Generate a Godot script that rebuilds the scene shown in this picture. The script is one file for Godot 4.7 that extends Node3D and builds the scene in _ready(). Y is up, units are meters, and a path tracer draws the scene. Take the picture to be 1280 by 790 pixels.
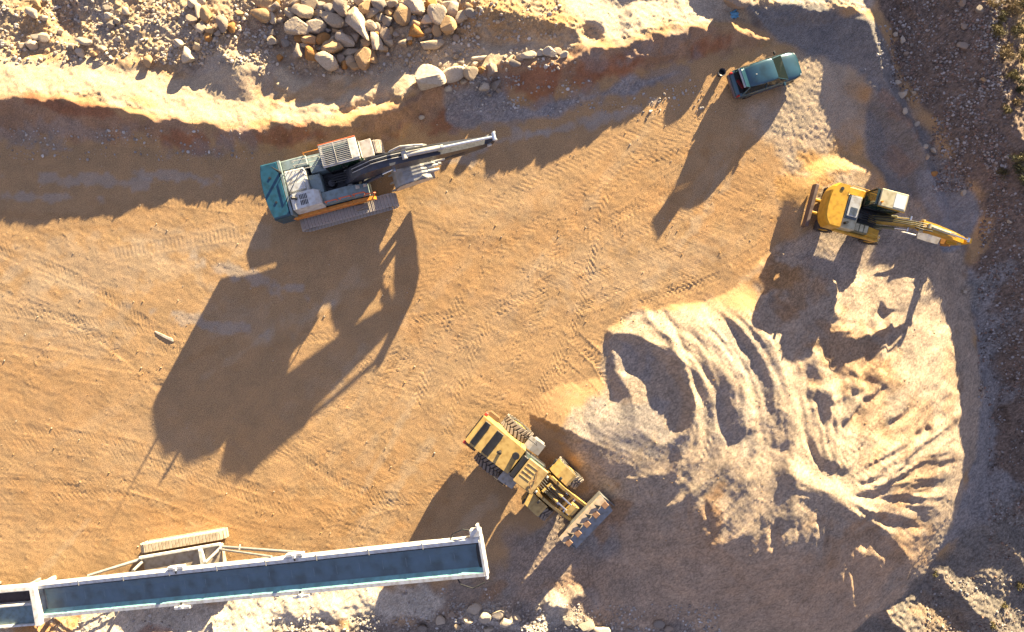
extends Node3D
# A gravel quarry seen from a drone straight above: pit floor, earth berm, gravel pile, two excavators, a wheel loader, a car and a tracked conveyor.

const CAM_H := 41.0          # metres above the pit floor
const FOCAL := 853.0         # focal length in pixels of the 1280 x 790 photograph
const SUN_TAN := 0.1835      # tangent of the sun's height

var rng := RandomNumberGenerator.new()
var grime: NoiseTexture2D
var scuff: NoiseTexture2D
var taken := {}


func _ready() -> void:
	rng.seed = 77
	# ---- camera, sky, sun, exposure
	var cam := Camera3D.new()
	cam.name = "camera"
	cam.fov = rad_to_deg(2.0 * atan(395.0 / FOCAL))
	cam.near = 0.5
	cam.far = 3000.0
	add_child(cam)
	cam.transform = Transform3D(Basis(Vector3.RIGHT, -PI / 2), Vector3(0, CAM_H, 0))
	cam.current = true
	var env := Environment.new()
	env.background_mode = Environment.BG_SKY
	var sm := ProceduralSkyMaterial.new()
	sm.sky_top_color = Color(0.072, 0.081, 0.13).linear_to_srgb()
	sm.sky_horizon_color = Color(0.13, 0.12, 0.13).linear_to_srgb()
	sm.sky_curve = 0.2
	sm.ground_bottom_color = Color(0.05, 0.035, 0.02).linear_to_srgb()
	sm.ground_horizon_color = Color(0.08, 0.065, 0.05).linear_to_srgb()
	sm.sun_angle_max = 12.0
	sm.sun_curve = 0.1
	var sky := Sky.new()
	sky.sky_material = sm
	env.sky = sky
	env.tonemap_mode = Environment.TONE_MAPPER_LINEAR
	env.tonemap_exposure = 5.6
	env.sdfgi_enabled = true
	env.ssao_enabled = true
	env.ssil_enabled = true
	var we := WorldEnvironment.new()
	we.name = "world_environment"
	we.environment = env
	add_child(we)
	var sun := DirectionalLight3D.new()
	sun.name = "sun"
	sun.light_color = Color(1.0, 0.82, 0.53).linear_to_srgb()
	sun.light_energy = 1.6
	sun.light_angular_distance = 0.55
	sun.shadow_enabled = true
	add_child(sun)
	var flat := Vector3(-0.48, 0.0, 0.877).normalized()
	sun.look_at_from_position(Vector3.ZERO, flat + Vector3(0, -SUN_TAN, 0), Vector3.UP)
	# ---- the large structure
	make_shared()
	build_terrain()
	# ---- objects
	conveyor()
	crawler_excavator()
	wheel_loader()
	wheeled_excavator()
	car()
	stones()
	plants()
	small_things()


# ------------------------------------------------------------------ helpers
func at(px: float, py: float, h := 0.0) -> Vector3:
	# the point at height h that lies on the ray through a pixel of the photograph
	var d := (CAM_H - h) / FOCAL
	return Vector3((px - 640.0) * d, h, (py - 395.0) * d)


func numbered(called: String) -> String:
	var n: int = taken.get(called, 0)
	taken[called] = n + 1
	return called if n == 0 else "%s_%03d" % [called, n]


func tag(o: Node3D, label: String, category: String, group := "") -> void:
	o.set_meta("label", label)
	o.set_meta("category", category)
	if group:
		o.set_meta("group", group)


func thing(called: String, label: String, category: String, where: Vector3, turn := 0.0) -> Node3D:
	var o := Node3D.new()
	o.name = numbered(called)
	add_child(o)
	o.position = where
	o.rotation.y = turn
	tag(o, label, category)
	return o


func part(parent: Node3D, called: String, st: SurfaceTool, m: Material, xf := Transform3D()) -> MeshInstance3D:
	st.generate_normals()
	st.set_material(m)
	var o := MeshInstance3D.new()
	o.name = called
	o.mesh = st.commit()
	o.transform = xf
	parent.add_child(o, true)
	return o


func copy_part(parent: Node3D, called: String, mesh: Mesh, xf: Transform3D) -> MeshInstance3D:
	var o := MeshInstance3D.new()
	o.name = called
	o.mesh = mesh
	o.transform = xf
	parent.add_child(o, true)
	return o


func lin(r: float, g: float, b: float) -> Color:
	return Color(r, g, b).linear_to_srgb()


func make_shared() -> void:
	grime = noise_tex(11, 0.012, 5, [Color(0.82, 0.78, 0.73), Color(0.95, 0.94, 0.92), Color(1, 1, 1)], [0.1, 0.5, 0.95])
	scuff = noise_tex(12, 0.03, 4, [Color(0.55, 0.55, 0.55), Color(1, 1, 1)], [0.0, 1.0])


func noise_tex(s: int, freq: float, oct: int, cols: Array, offs: Array) -> NoiseTexture2D:
	var n := FastNoiseLite.new()
	n.seed = s
	n.noise_type = FastNoiseLite.TYPE_SIMPLEX_SMOOTH
	n.frequency = freq
	n.fractal_octaves = oct
	var g := Gradient.new()
	g.offsets = PackedFloat32Array(offs)
	g.colors = PackedColorArray(cols)
	var t := NoiseTexture2D.new()
	t.width = 512
	t.height = 512
	t.seamless = true
	t.noise = n
	t.color_ramp = g
	return t


func paint(r: float, g: float, b: float, rough := 0.55, metal := 0.0, dirty := true, size := 0.35) -> StandardMaterial3D:
	var m := StandardMaterial3D.new()
	m.albedo_color = lin(r, g, b)
	m.roughness = rough
	m.metallic = metal
	if dirty:
		m.albedo_texture = grime
		m.roughness_texture = scuff
		m.roughness = minf(1.0, rough * 1.25)
		m.uv1_triplanar = true
		m.uv1_scale = Vector3.ONE * size
	return m


func glass(r := 0.02, g := 0.035, b := 0.035) -> StandardMaterial3D:
	var m := StandardMaterial3D.new()
	m.albedo_color = lin(r, g, b)
	m.roughness = 0.06
	m.metallic_specular = 0.6
	return m


func surf() -> SurfaceTool:
	var st := SurfaceTool.new()
	st.begin(Mesh.PRIMITIVE_TRIANGLES)
	st.set_smooth_group(-1)
	return st


func tri(st: SurfaceTool, a: Vector3, b: Vector3, c: Vector3, out: Vector3) -> void:
	# clockwise seen from the side that «out» points to
	if (c - a).cross(b - a).dot(out) < 0.0:
		var k := b
		b = c
		c = k
	st.add_vertex(a)
	st.add_vertex(b)
	st.add_vertex(c)


func quad(st: SurfaceTool, a: Vector3, b: Vector3, c: Vector3, d: Vector3, out: Vector3) -> void:
	tri(st, a, b, c, out)
	tri(st, a, c, d, out)


func box(st: SurfaceTool, c: Vector3, s: Vector3, bev := 0.02, rot := Basis()) -> void:
	var h := s / 2.0
	var b := minf(bev, minf(h.x, minf(h.y, h.z)) * 0.45)
	st.set_smooth_group(-1)
	var v := func(sx: float, sy: float, sz: float, k: int) -> Vector3:
		var p := Vector3(sx * (h.x - (0.0 if k == 0 else b)), sy * (h.y - (0.0 if k == 1 else b)), sz * (h.z - (0.0 if k == 2 else b)))
		return c + rot * p
	for s0 in [-1.0, 1.0]:
		quad(st, v.call(s0, -1.0, -1.0, 0), v.call(s0, 1.0, -1.0, 0), v.call(s0, 1.0, 1.0, 0), v.call(s0, -1.0, 1.0, 0), rot * Vector3(s0, 0, 0))
		quad(st, v.call(-1.0, s0, -1.0, 1), v.call(1.0, s0, -1.0, 1), v.call(1.0, s0, 1.0, 1), v.call(-1.0, s0, 1.0, 1), rot * Vector3(0, s0, 0))
		quad(st, v.call(-1.0, -1.0, s0, 2), v.call(1.0, -1.0, s0, 2), v.call(1.0, 1.0, s0, 2), v.call(-1.0, 1.0, s0, 2), rot * Vector3(0, 0, s0))
		for s1 in [-1.0, 1.0]:
			quad(st, v.call(s0, s1, -1.0, 0), v.call(s0, s1, -1.0, 1), v.call(s0, s1, 1.0, 1), v.call(s0, s1, 1.0, 0), rot * Vector3(s0, s1, 0))
			quad(st, v.call(s0, -1.0, s1, 0), v.call(s0, -1.0, s1, 2), v.call(s0, 1.0, s1, 2), v.call(s0, 1.0, s1, 0), rot * Vector3(s0, 0, s1))
			quad(st, v.call(-1.0, s0, s1, 1), v.call(-1.0, s0, s1, 2), v.call(1.0, s0, s1, 2), v.call(1.0, s0, s1, 1), rot * Vector3(0, s0, s1))
			for s2 in [-1.0, 1.0]:
				tri(st, v.call(s0, s1, s2, 0), v.call(s0, s1, s2, 1), v.call(s0, s1, s2, 2), rot * Vector3(s0, s1, s2))


func span(st: SurfaceTool, x0: float, x1: float, y0: float, y1: float, z0: float, z1: float, bev := 0.02) -> void:
	box(st, Vector3((x0 + x1) / 2, (y0 + y1) / 2, (z0 + z1) / 2), Vector3(absf(x1 - x0), absf(y1 - y0), absf(z1 - z0)), bev)


func turns_left(p: PackedVector2Array) -> bool:
	var sum := 0.0
	for i in p.size():
		sum += p[i].cross(p[(i + 1) % p.size()])
	return sum > 0.0


func extrude(st: SurfaceTool, poly: Array, lo: float, hi: float, upright: bool) -> void:
	var p := PackedVector2Array(poly)
	if not turns_left(p):
		p.reverse()
	st.set_smooth_group(-1)
	var f := func(v: Vector2, k: float) -> Vector3: return Vector3(v.x, k, v.y) if upright else Vector3(v.x, v.y, k)
	var t := Geometry2D.triangulate_polygon(p)
	var along := Vector3.UP if upright else Vector3.BACK
	for i in range(0, t.size(), 3):
		tri(st, f.call(p[t[i]], lo), f.call(p[t[i + 1]], lo), f.call(p[t[i + 2]], lo), -along)
		tri(st, f.call(p[t[i]], hi), f.call(p[t[i + 1]], hi), f.call(p[t[i + 2]], hi), along)
	for i in p.size():
		var a := p[i]
		var b := p[(i + 1) % p.size()]
		quad(st, f.call(a, lo), f.call(b, lo), f.call(b, hi), f.call(a, hi), f.call(Vector2(b.y - a.y, a.x - b.x), 0.0))


func prism(st: SurfaceTool, poly: Array, z0: float, z1: float) -> void:
	extrude(st, poly, z0, z1, false)   # polygon in x, y pushed from z0 to z1


func slab(st: SurfaceTool, poly: Array, y0: float, y1: float) -> void:
	extrude(st, poly, y0, y1, true)    # polygon in x, z raised from y0 to y1


func rod(st: SurfaceTool, a: Vector3, b: Vector3, r0: float, r1 := -1.0, n := 10) -> void:
	if r1 < 0.0:
		r1 = r0
	var d := (b - a).normalized()
	var u := d.cross(Vector3.UP if absf(d.y) < 0.9 else Vector3.RIGHT).normalized()
	var w := d.cross(u)
	for i in n:
		var e0 := u * cos(TAU * i / n) + w * sin(TAU * i / n)
		var e1 := u * cos(TAU * (i + 1) / n) + w * sin(TAU * (i + 1) / n)
		st.set_smooth_group(1)
		quad(st, a + e0 * r0, b + e0 * r1, b + e1 * r1, a + e1 * r0, e0 + e1)
		st.set_smooth_group(-1)
		tri(st, a, a + e0 * r0, a + e1 * r0, -d)
		tri(st, b, b + e0 * r1, b + e1 * r1, d)


func pipe(st: SurfaceTool, pts: Array, r: float, n := 6) -> void:
	for i in pts.size() - 1:
		rod(st, pts[i], pts[i + 1], r, r, n)


func loft(st: SurfaceTool, secs: Array, smooth := false) -> void:
	# each section: [x, y low, y high, half width low, half width high, z centre]
	var rings := []
	for s in secs:
		var zc: float = s[5] if s.size() > 5 else 0.0
		rings.append([Vector3(s[0], s[1], zc - s[3]), Vector3(s[0], s[2], zc - s[4]), Vector3(s[0], s[2], zc + s[4]), Vector3(s[0], s[1], zc + s[3])])
	bridge(st, rings, smooth)


func bridge(st: SurfaceTool, rings: Array, smooth := false, caps := true) -> void:
	# joins rings of equally many points and closes both ends
	var k: int = rings[0].size()
	for i in rings.size() - 1:
		var mid := Vector3.ZERO
		for j in k:
			mid += rings[i][j] + rings[i + 1][j]
		mid /= 2.0 * k
		for j in k:
			var a: Vector3 = rings[i][j]
			var b: Vector3 = rings[i][(j + 1) % k]
			var c: Vector3 = rings[i + 1][(j + 1) % k]
			var d: Vector3 = rings[i + 1][j]
			st.set_smooth_group(1 if smooth else -1)
			quad(st, a, b, c, d, (a + b + c + d) / 4.0 - mid)
	if not caps:
		return
	st.set_smooth_group(-1)
	for e in [0, rings.size() - 1]:
		var mid := Vector3.ZERO
		var other := Vector3.ZERO
		for j in k:
			mid += rings[e][j] / k
			other += rings[1 if e == 0 else e - 1][j] / k
		for j in k:
			tri(st, mid, rings[e][j], rings[e][(j + 1) % k], mid - other)


func wheel(parent: Node3D, c: Vector3, r: float, w: float, tyre_m: Material, rim_m: Material, lugs: int, xf := Transform3D(), tread_m: Material = null) -> void:
	# axle along z; tyre with blocks of tread, and its rim
	var hub := Node3D.new()
	hub.name = "wheel"
	parent.add_child(hub, true)
	hub.transform = xf * Transform3D(Basis(), c)
	var st := surf()
	var prof := [[r * 0.55, -w * 0.42], [r * 0.82, -w * 0.5], [r * 0.93, -w * 0.46], [r * 0.965, -w * 0.3], [r * 0.97, 0.0], [r * 0.965, w * 0.3], [r * 0.93, w * 0.46], [r * 0.82, w * 0.5], [r * 0.55, w * 0.42]]
	var n := 32
	st.set_smooth_group(1)
	for i in n:
		var a0 := TAU * i / n
		var a1 := TAU * (i + 1) / n
		for j in prof.size() - 1:
			var p: Array = prof[j]
			var q: Array = prof[j + 1]
			var e0 := Vector3(cos(a0), sin(a0), 0)
			var e1 := Vector3(cos(a1), sin(a1), 0)
			quad(st, e0 * p[0] + Vector3(0, 0, p[1]), e0 * q[0] + Vector3(0, 0, q[1]), e1 * q[0] + Vector3(0, 0, q[1]), e1 * p[0] + Vector3(0, 0, p[1]), (e0 + e1) * 0.5 * r + Vector3(0, 0, (p[1] + q[1]) * 3.0))
	part(hub, "tyre", st, tyre_m)
	st = surf()
	for i in lugs:
		for s in [-1.0, 1.0]:
			var a: float = TAU * (i + (0.5 if s > 0 else 0.0)) / lugs
			var bz := Basis(Vector3(0, 0, 1), a) * Basis(Vector3(1, 0, 0), s * 0.5)
			box(st, Vector3(cos(a) * r * 0.968, sin(a) * r * 0.968, s * w * 0.25), Vector3(r * 0.065, TAU * r / lugs * 0.55, w * 0.5), 0.01, bz)
	part(hub, "tread", st, tread_m if tread_m else tyre_m)
	st = surf()
	rod(st, Vector3(0, 0, -w * 0.36), Vector3(0, 0, w * 0.36), r * 0.56, r * 0.56, 20)
	rod(st, Vector3(0, 0, -w * 0.43), Vector3(0, 0, w * 0.43), r * 0.22, r * 0.22, 14)
	part(hub, "rim", st, rim_m)


# ------------------------------------------------------------------ terrain
const X0 := -38.4
const Z0 := -26.4
const PITCH := 0.16          # coarse cells, where the shapes are stamped
const NX := 496              # 79.4 m
const NZ := 328              # 52.5 m
const FINE := 2              # fine vertices per coarse cell

var hc := PackedFloat32Array()       # coarse height
var cr := PackedFloat32Array()       # coarse colour, linear
var cg := PackedFloat32Array()
var cb := PackedFloat32Array()
var rough := PackedFloat32Array()    # size of the fine relief in metres
var grit := PackedFloat32Array()     # strength of the speckle of single grains
var hf := PackedFloat32Array()       # fine height
var fx := 0
var fz := 0
var warp := FastNoiseLite.new()


func cell_range(lo: float, hi: float, o: float, n: int) -> Vector2i:
	return Vector2i(clampi(int((lo - o) / PITCH), 0, n), clampi(int((hi - o) / PITCH) + 1, 0, n))


func ridge(pts: Array, slope_a: float, slope_b: float, jag := 0.0) -> void:
	# pts: [px, py, height]; slope_a falls on the side to the left of the walking direction (image), slope_b to the right
	for i in pts.size() - 1:
		var a := at(pts[i][0], pts[i][1], pts[i][2])
		var b := at(pts[i + 1][0], pts[i + 1][1], pts[i + 1][2])
		var top := maxf(a.y, b.y) + 3.0
		var reach := top / minf(slope_a, slope_b)
		var rx := cell_range(minf(a.x, b.x) - reach, maxf(a.x, b.x) + reach, X0, NX)
		var rz := cell_range(minf(a.z, b.z) - reach, maxf(a.z, b.z) + reach, Z0, NZ)
		var dx := b.x - a.x
		var dz := b.z - a.z
		var len2 := maxf(dx * dx + dz * dz, 0.0001)
		for z in range(rz.x, rz.y):
			var wz := Z0 + (z + 0.5) * PITCH - a.z
			for x in range(rx.x, rx.y):
				var wx := X0 + (x + 0.5) * PITCH - a.x
				var vz := wz
				if jag > 0.0:
					var q := warp.get_noise_2d((wx + a.x) * 3.2, (wz + a.z) * 3.2) + 0.22 * warp.get_noise_2d((wx + a.x) * 9.0, (wz + a.z) * 9.0 + 33.0)
					wx += q * jag * 0.5
					vz += q * jag
				var t := clampf((wx * dx + vz * dz) / len2, 0.0, 1.0)
				var ex := wx - dx * t
				var ez := vz - dz * t
				var d := sqrt(ex * ex + ez * ez)
				var side := dx * ez - dz * ex
				var h := a.y + (b.y - a.y) * t - d * (slope_b if side > 0.0 else slope_a)
				var k := z * NX + x
				if h > hc[k]:
					hc[k] = h


func welt(pts: Array, amount: float, width: float, h0 := 0.0) -> void:
	# adds a soft ridge (or a groove) along a line; pts: [px, py], width in metres; ends fade out
	var lo := Vector2(INF, INF)
	var hi := -lo
	var w := PackedVector2Array()
	for p in pts:
		var q := at(p[0], p[1], h0)
		w.append(Vector2(q.x, q.z))
		lo = lo.min(w[-1])
		hi = hi.max(w[-1])
	var rx := cell_range(lo.x - width * 2.2, hi.x + width * 2.2, X0, NX)
	var rz := cell_range(lo.y - width * 2.2, hi.y + width * 2.2, Z0, NZ)
	for z in range(rz.x, rz.y):
		for x in range(rx.x, rx.y):
			var p := Vector2(X0 + (x + 0.5) * PITCH, Z0 + (z + 0.5) * PITCH)
			p += Vector2(warp.get_noise_2d(p.x * 3.0, p.y * 3.0), warp.get_noise_2d(p.x * 3.0 + 90.0, p.y * 3.0)) * minf(width, 0.4) * 0.8
			var best := INF
			for i in w.size() - 1:
				best = minf(best, p.distance_squared_to(Geometry2D.get_closest_point_to_segment(p, w[i], w[i + 1])))
			var k := best / (width * width)
			if k < 5.0:
				hc[z * NX + x] += amount * exp(-k)


func bowl(px: float, py: float, r_px: float, floor_h: float, wall: float, tilt := Vector2.ZERO, stretch := 1.0, turn := 0.0) -> void:
	# cuts a hollow: nothing stays above the floor and the walls that rise from its rim
	var c := at(px, py, floor_h)
	var r := r_px * (CAM_H - floor_h) / FOCAL
	var reach := r * maxf(stretch, 1.0) + 5.0 / wall
	var rx := cell_range(c.x - reach, c.x + reach, X0, NX)
	var rz := cell_range(c.z - reach, c.z + reach, Z0, NZ)
	var ca := cos(turn)
	var sa := sin(turn)
	for z in range(rz.x, rz.y):
		for x in range(rx.x, rx.y):
			var wx := X0 + (x + 0.5) * PITCH - c.x
			var wz := Z0 + (z + 0.5) * PITCH - c.z
			var u := (wx * ca + wz * sa) / stretch
			var v := -wx * sa + wz * ca
			var d := sqrt(u * u + v * v)
			d += warp.get_noise_2d((wx + c.x) * 1.6, (wz + c.z) * 1.6) * r * 0.16
			var h := floor_h + tilt.x * wx + tilt.y * wz + maxf(0.0, d - r * 0.8) * wall
			var k := z * NX + x
			if h < hc[k]:
				hc[k] = h


func scoop(px: float, py: float, long: float, wide: float, dir: Vector2, depth: float, h0: float) -> void:
	# a bite out of the heap: a short wall where «dir» sets out, then a floor that climbs back; long, wide: half sizes in pixels
	var c := at(px, py, h0)
	var s := (CAM_H - h0) / FOCAL
	dir = dir.normalized()
	var reach := maxf(long, wide) * s * 1.4
	var rx := cell_range(c.x - reach, c.x + reach, X0, NX)
	var rz := cell_range(c.z - reach, c.z + reach, Z0, NZ)
	for z in range(rz.x, rz.y):
		for x in range(rx.x, rx.y):
			var p := Vector2(X0 + (x + 0.5) * PITCH, Z0 + (z + 0.5) * PITCH)
			var q := p - Vector2(c.x, c.z)
			q += Vector2(warp.get_noise_2d(p.x * 1.5, p.y * 1.5), warp.get_noise_2d(p.x * 1.5 + 20.0, p.y * 1.5)) * wide * s * 0.35
			var u := q.dot(dir) / (long * s)
			var v := q.dot(dir.orthogonal()) / (wide * s)
			u += v * v * 0.45            # the wall bends round the bite
			if absf(v) > 1.2 or u < -1.2 or u > 1.0:
				continue
			var k := smoothstep(-1.05, -0.62, u) * clampf((1.0 - u) / 1.6, 0.0, 1.0) * (1.0 - smoothstep(0.5, 1.15, absf(v)))
			var i := z * NX + x
			hc[i] = minf(hc[i], maxf(hc[i] - depth * k, 0.15))


func level(px: float, py: float, r: float, h: float, soft: float) -> void:
	# a trodden pad: pulls the ground to height h
	var c := at(px, py, h)
	var rx := cell_range(c.x - r - soft, c.x + r + soft, X0, NX)
	var rz := cell_range(c.z - r - soft, c.z + r + soft, Z0, NZ)
	for z in range(rz.x, rz.y):
		for x in range(rx.x, rx.y):
			var d := Vector2(X0 + (x + 0.5) * PITCH - c.x, Z0 + (z + 0.5) * PITCH - c.z).length()
			var k := 1.0 - smoothstep(r, r + soft, d)
			var i := z * NX + x
			hc[i] = lerpf(hc[i], h, k)


func poly_of(pts: Array, h := 0.0) -> PackedVector2Array:
	var p := PackedVector2Array()
	for q in pts:
		var w := at(q[0], q[1], h)
		p.append(Vector2(w.x, w.z))
	return p


func inside_dist(p: Vector2, poly: PackedVector2Array) -> float:
	# positive inside
	var best := INF
	var inside := false
	var n := poly.size()
	var j := n - 1
	for i in n:
		var a := poly[i]
		var b := poly[j]
		var ab := b - a
		var t := clampf((p - a).dot(ab) / ab.length_squared(), 0.0, 1.0)
		best = minf(best, p.distance_squared_to(a + ab * t))
		if (a.y > p.y) != (b.y > p.y) and p.x < (b.x - a.x) * (p.y - a.y) / (b.y - a.y) + a.x:
			inside = not inside
		j = i
	return sqrt(best) if inside else -sqrt(best)


func field(poly: PackedVector2Array, reach: float) -> Dictionary:
	# {range, distances}: signed distance to the outline for each coarse cell near it
	var lo := Vector2(INF, INF)
	var hi := -lo
	for p in poly:
		lo = lo.min(p)
		hi = hi.max(p)
	var rx := cell_range(lo.x - reach, hi.x + reach, X0, NX)
	var rz := cell_range(lo.y - reach, hi.y + reach, Z0, NZ)
	var out := PackedFloat32Array()
	for z in range(rz.x, rz.y):
		for x in range(rx.x, rx.y):
			var p := Vector2(X0 + (x + 0.5) * PITCH, Z0 + (z + 0.5) * PITCH)
			out.append(inside_dist(p, poly))
	return {"rx": rx, "rz": rz, "d": out}


func stain(poly: Array, col: Color, soft: float, ragged: float, share := 1.0, relief := -1.0, speck := -1.0) -> void:
	# colours the ground inside an outline, with a ragged noisy edge; col is linear
	var f := field(poly_of(poly), soft + ragged)
	var i := 0
	for z in range(f.rz.x, f.rz.y):
		for x in range(f.rx.x, f.rx.y):
			var wx := X0 + x * PITCH
			var wz := Z0 + z * PITCH
			var d: float = f.d[i] + warp.get_noise_2d(wx * 2.0, wz * 2.0) * ragged * 1.6
			i += 1
			var k := smoothstep(-soft, soft, d) * share
			if k <= 0.0:
				continue
			var c := z * NX + x
			cr[c] = lerpf(cr[c], col.r, k)
			cg[c] = lerpf(cg[c], col.g, k)
			cb[c] = lerpf(cb[c], col.b, k)
			if relief >= 0.0:
				rough[c] = lerpf(rough[c], relief, k)
			if speck >= 0.0:
				grit[c] = lerpf(grit[c], speck, k)


func smear(px: float, py: float, rx: float, ry: float, turn: float, col: Color, share: float, ragged := 0.55) -> void:
	# an oval patch of other earth, broken up by noise
	var c := at(px, py)
	var s := CAM_H / FOCAL
	var ca := cos(turn)
	var sa := sin(turn)
	var reach := maxf(rx, ry) * s * 1.5
	var gx := cell_range(c.x - reach, c.x + reach, X0, NX)
	var gz := cell_range(c.z - reach, c.z + reach, Z0, NZ)
	for z in range(gz.x, gz.y):
		for x in range(gx.x, gx.y):
			var wx := X0 + x * PITCH - c.x
			var wz := Z0 + z * PITCH - c.z
			var u := (wx * ca + wz * sa) / (rx * s)
			var v := (-wx * sa + wz * ca) / (ry * s)
			var d := sqrt(u * u + v * v) + warp.get_noise_2d((wx + c.x) * 4.0 + 50.0, (wz + c.z) * 4.0) * ragged * 1.5
			var k := (1.0 - smoothstep(0.55, 1.05, d)) * share
			if k > 0.0:
				var i := z * NX + x
				cr[i] = lerpf(cr[i], col.r, k)
				cg[i] = lerpf(cg[i], col.g, k)
				cb[i] = lerpf(cb[i], col.b, k)


func shape_land() -> void:
	# ---- the valley east of the working platform, and the hill beyond it
	var edge := field(poly_of([[1100, -300], [1092, 0], [1108, 60], [1128, 120], [1160, 190], [1190, 240], [1206, 290], [1196, 330], [1216, 410], [1226, 490], [1212, 570], [1180, 645], [1138, 704], [1088, 750], [1020, 810], [960, 1100], [-1500, 1100], [-1500, -300]]), 60.0)
	var hillside := FastNoiseLite.new()
	hillside.seed = 5
	hillside.frequency = 0.09
	hillside.fractal_octaves = 4
	var i := 0
	for z in range(edge.rz.x, edge.rz.y):
		for x in range(edge.rx.x, edge.rx.y):
			var d: float = -edge.d[i]
			i += 1
			if d > 0.0:
				var wx := X0 + x * PITCH
				var wz := Z0 + z * PITCH
				hc[z * NX + x] = maxf(-1.5 - 0.0 * d, -d * 0.62) + hillside.get_noise_2d(wx, wz) * 0.5 * smoothstep(1.0, 4.0, d)
	ridge([[1246, -260, 2.9], [1236, -60, 2.8], [1238, 40, 2.7], [1250, 110, 2.7], [1272, 165, 2.7], [1312, 225, 2.8], [1345, 320, 2.7], [1358, 430, 1.7], [1362, 520, 0.5], [1385, 610, -0.6], [1420, 700, -1.0], [1460, 800, -1.3]], 0.20, 0.66, 0.6)
	# broken banks in the south-east corner
	ridge([[1170, 716, -1.15], [1215, 757, -0.95], [1260, 800, -0.8], [1300, 850, -0.6]], 0.3, 0.7, 0.8)
	ridge([[1228, 650, -1.2], [1262, 686, -1.0], [1310, 736, -0.8]], 0.3, 0.7, 0.8)
	ridge([[1112, 772, -1.0], [1150, 802, -0.8], [1190, 850, -0.4]], 0.3, 0.8, 0.8)
	# ---- earth north of the pit: a hollow behind the berm
	var north := field(poly_of([[-400, 118], [0, 100], [92, 108], [200, 128], [300, 140], [420, 130], [500, 100], [560, 85], [640, 66], [740, 45], [840, 20], [920, 0], [1000, -14], [1080, -14], [1090, -300], [-400, -300]]), 4.0)
	i = 0
	var heaps := FastNoiseLite.new()
	heaps.seed = 9
	heaps.frequency = 0.16
	heaps.fractal_octaves = 3
	for z in range(north.rz.x, north.rz.y):
		for x in range(north.rx.x, north.rx.y):
			var d: float = north.d[i]
			i += 1
			if d > -2.0:
				var wx := X0 + x * PITCH
				var wz := Z0 + z * PITCH
				hc[z * NX + x] += smoothstep(-2.0, 2.0, d) * (0.35 + heaps.get_noise_2d(wx, wz) * 0.55)
	# the berm itself: gentle towards the north (left of the walk), steep towards the pit
	ridge([[-420, 118, 1.6], [-120, 118, 1.6], [0, 120, 1.55], [92, 129, 1.45], [156, 139, 1.3], [195, 151, 1.15], [237, 154, 1.0], [267, 161, 0.9], [320, 161, 0.82]], 0.32, 0.72, 0.4)
	ridge([[320, 161, 0.82], [353, 159, 0.85], [420, 155, 0.9], [449, 153, 0.9], [486, 145, 0.85], [510, 126, 0.8], [530, 112, 0.8], [582, 92, 0.78], [632, 80, 0.85], [677, 84, 1.2], [706, 81, 1.3], [728, 66, 1.35], [749, 61, 1.4], [783, 64, 1.25], [802, 50, 1.2], [837, 41, 1.05], [866, 38, 0.9], [914, 35, 0.62], [936, 46, 0.45], [962, 49, 0.2]], 0.34, 0.75, 0.5)
	# bank behind the car, and the windrow along the platform's edge
	ridge([[900, -30, 1.0], [933, 6, 0.7], [962, 4, 0.65], [990, 10, 0.6], [1040, 8, 0.6], [1068, 14, 0.65], [1086, 26, 0.8]], 0.3, 0.8, 0.5)
	ridge([[1086, 26, 1.0], [1098, 62, 0.95], [1102, 92, 0.85], [1122, 128, 0.72], [1150, 184, 0.68], [1166, 228, 0.62], [1176, 262, 0.55]], 0.5, 0.62, 0.15)
	welt([[1072, 98], [1098, 122], [1130, 160], [1152, 192]], 0.35, 0.35, 0.5)
	# humps and hollows on the northern ground
	bowl(385, 66, 56, 0.12, 0.4, Vector2.ZERO, 1.5, 0.3)
	bowl(338, 40, 18, 0.05, 0.5, Vector2.ZERO, 1.6, 0.6)
	ridge([[400, -60, 0.9], [450, 20, 0.5], [470, 50, 0.35]], 0.2, 0.2)
	bowl(84, 18, 14, -0.1, 0.9, Vector2.ZERO, 2.0, 1.2)
	bowl(176, 12, 10, 0.1, 0.9, Vector2.ZERO, 2.2, 0.5)
	ridge([[600, 8, 1.1], [650, 18, 1.15], [700, 30, 1.2], [740, 44, 1.3]], 0.35, 0.45)
	bowl(740, 42, 9, 0.7, 0.9)
	ridge([[500, 120, 1.1], [512, 108, 1.1]], 0.6, 0.9)
	welt([[430, 132], [452, 128], [478, 118]], -0.35, 0.4, 1.0)
	welt([[452, 145], [480, 138], [505, 128]], 0.3, 0.35, 1.1)
	welt([[350, 60], [365, 80], [385, 92]], -0.3, 0.5)
	# ---- the gravel pile
	pile()
	# ---- bottom of the picture: spoil along the lower edge
	ridge([[-300, 850, 0.9], [40, 826, 0.9], [200, 806, 0.85], [330, 796, 0.75], [430, 788, 0.65], [500, 778, 0.5], [540, 776, 0.35]], 0.26, 0.5, 0.5)
	welt([[350, 784], [430, 776], [500, 780], [560, 792], [640, 800]], -0.35, 0.7)
	welt([[566, 776], [600, 768], [640, 772], [668, 790]], 0.5, 0.55)
	welt([[690, 752], [720, 742]], 0.35, 0.4)
	welt([[660, 800], [680, 770], [700, 756]], 0.4, 0.5)
	welt([[712, 775], [760, 782], [830, 775]], 0.25, 0.5)


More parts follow.
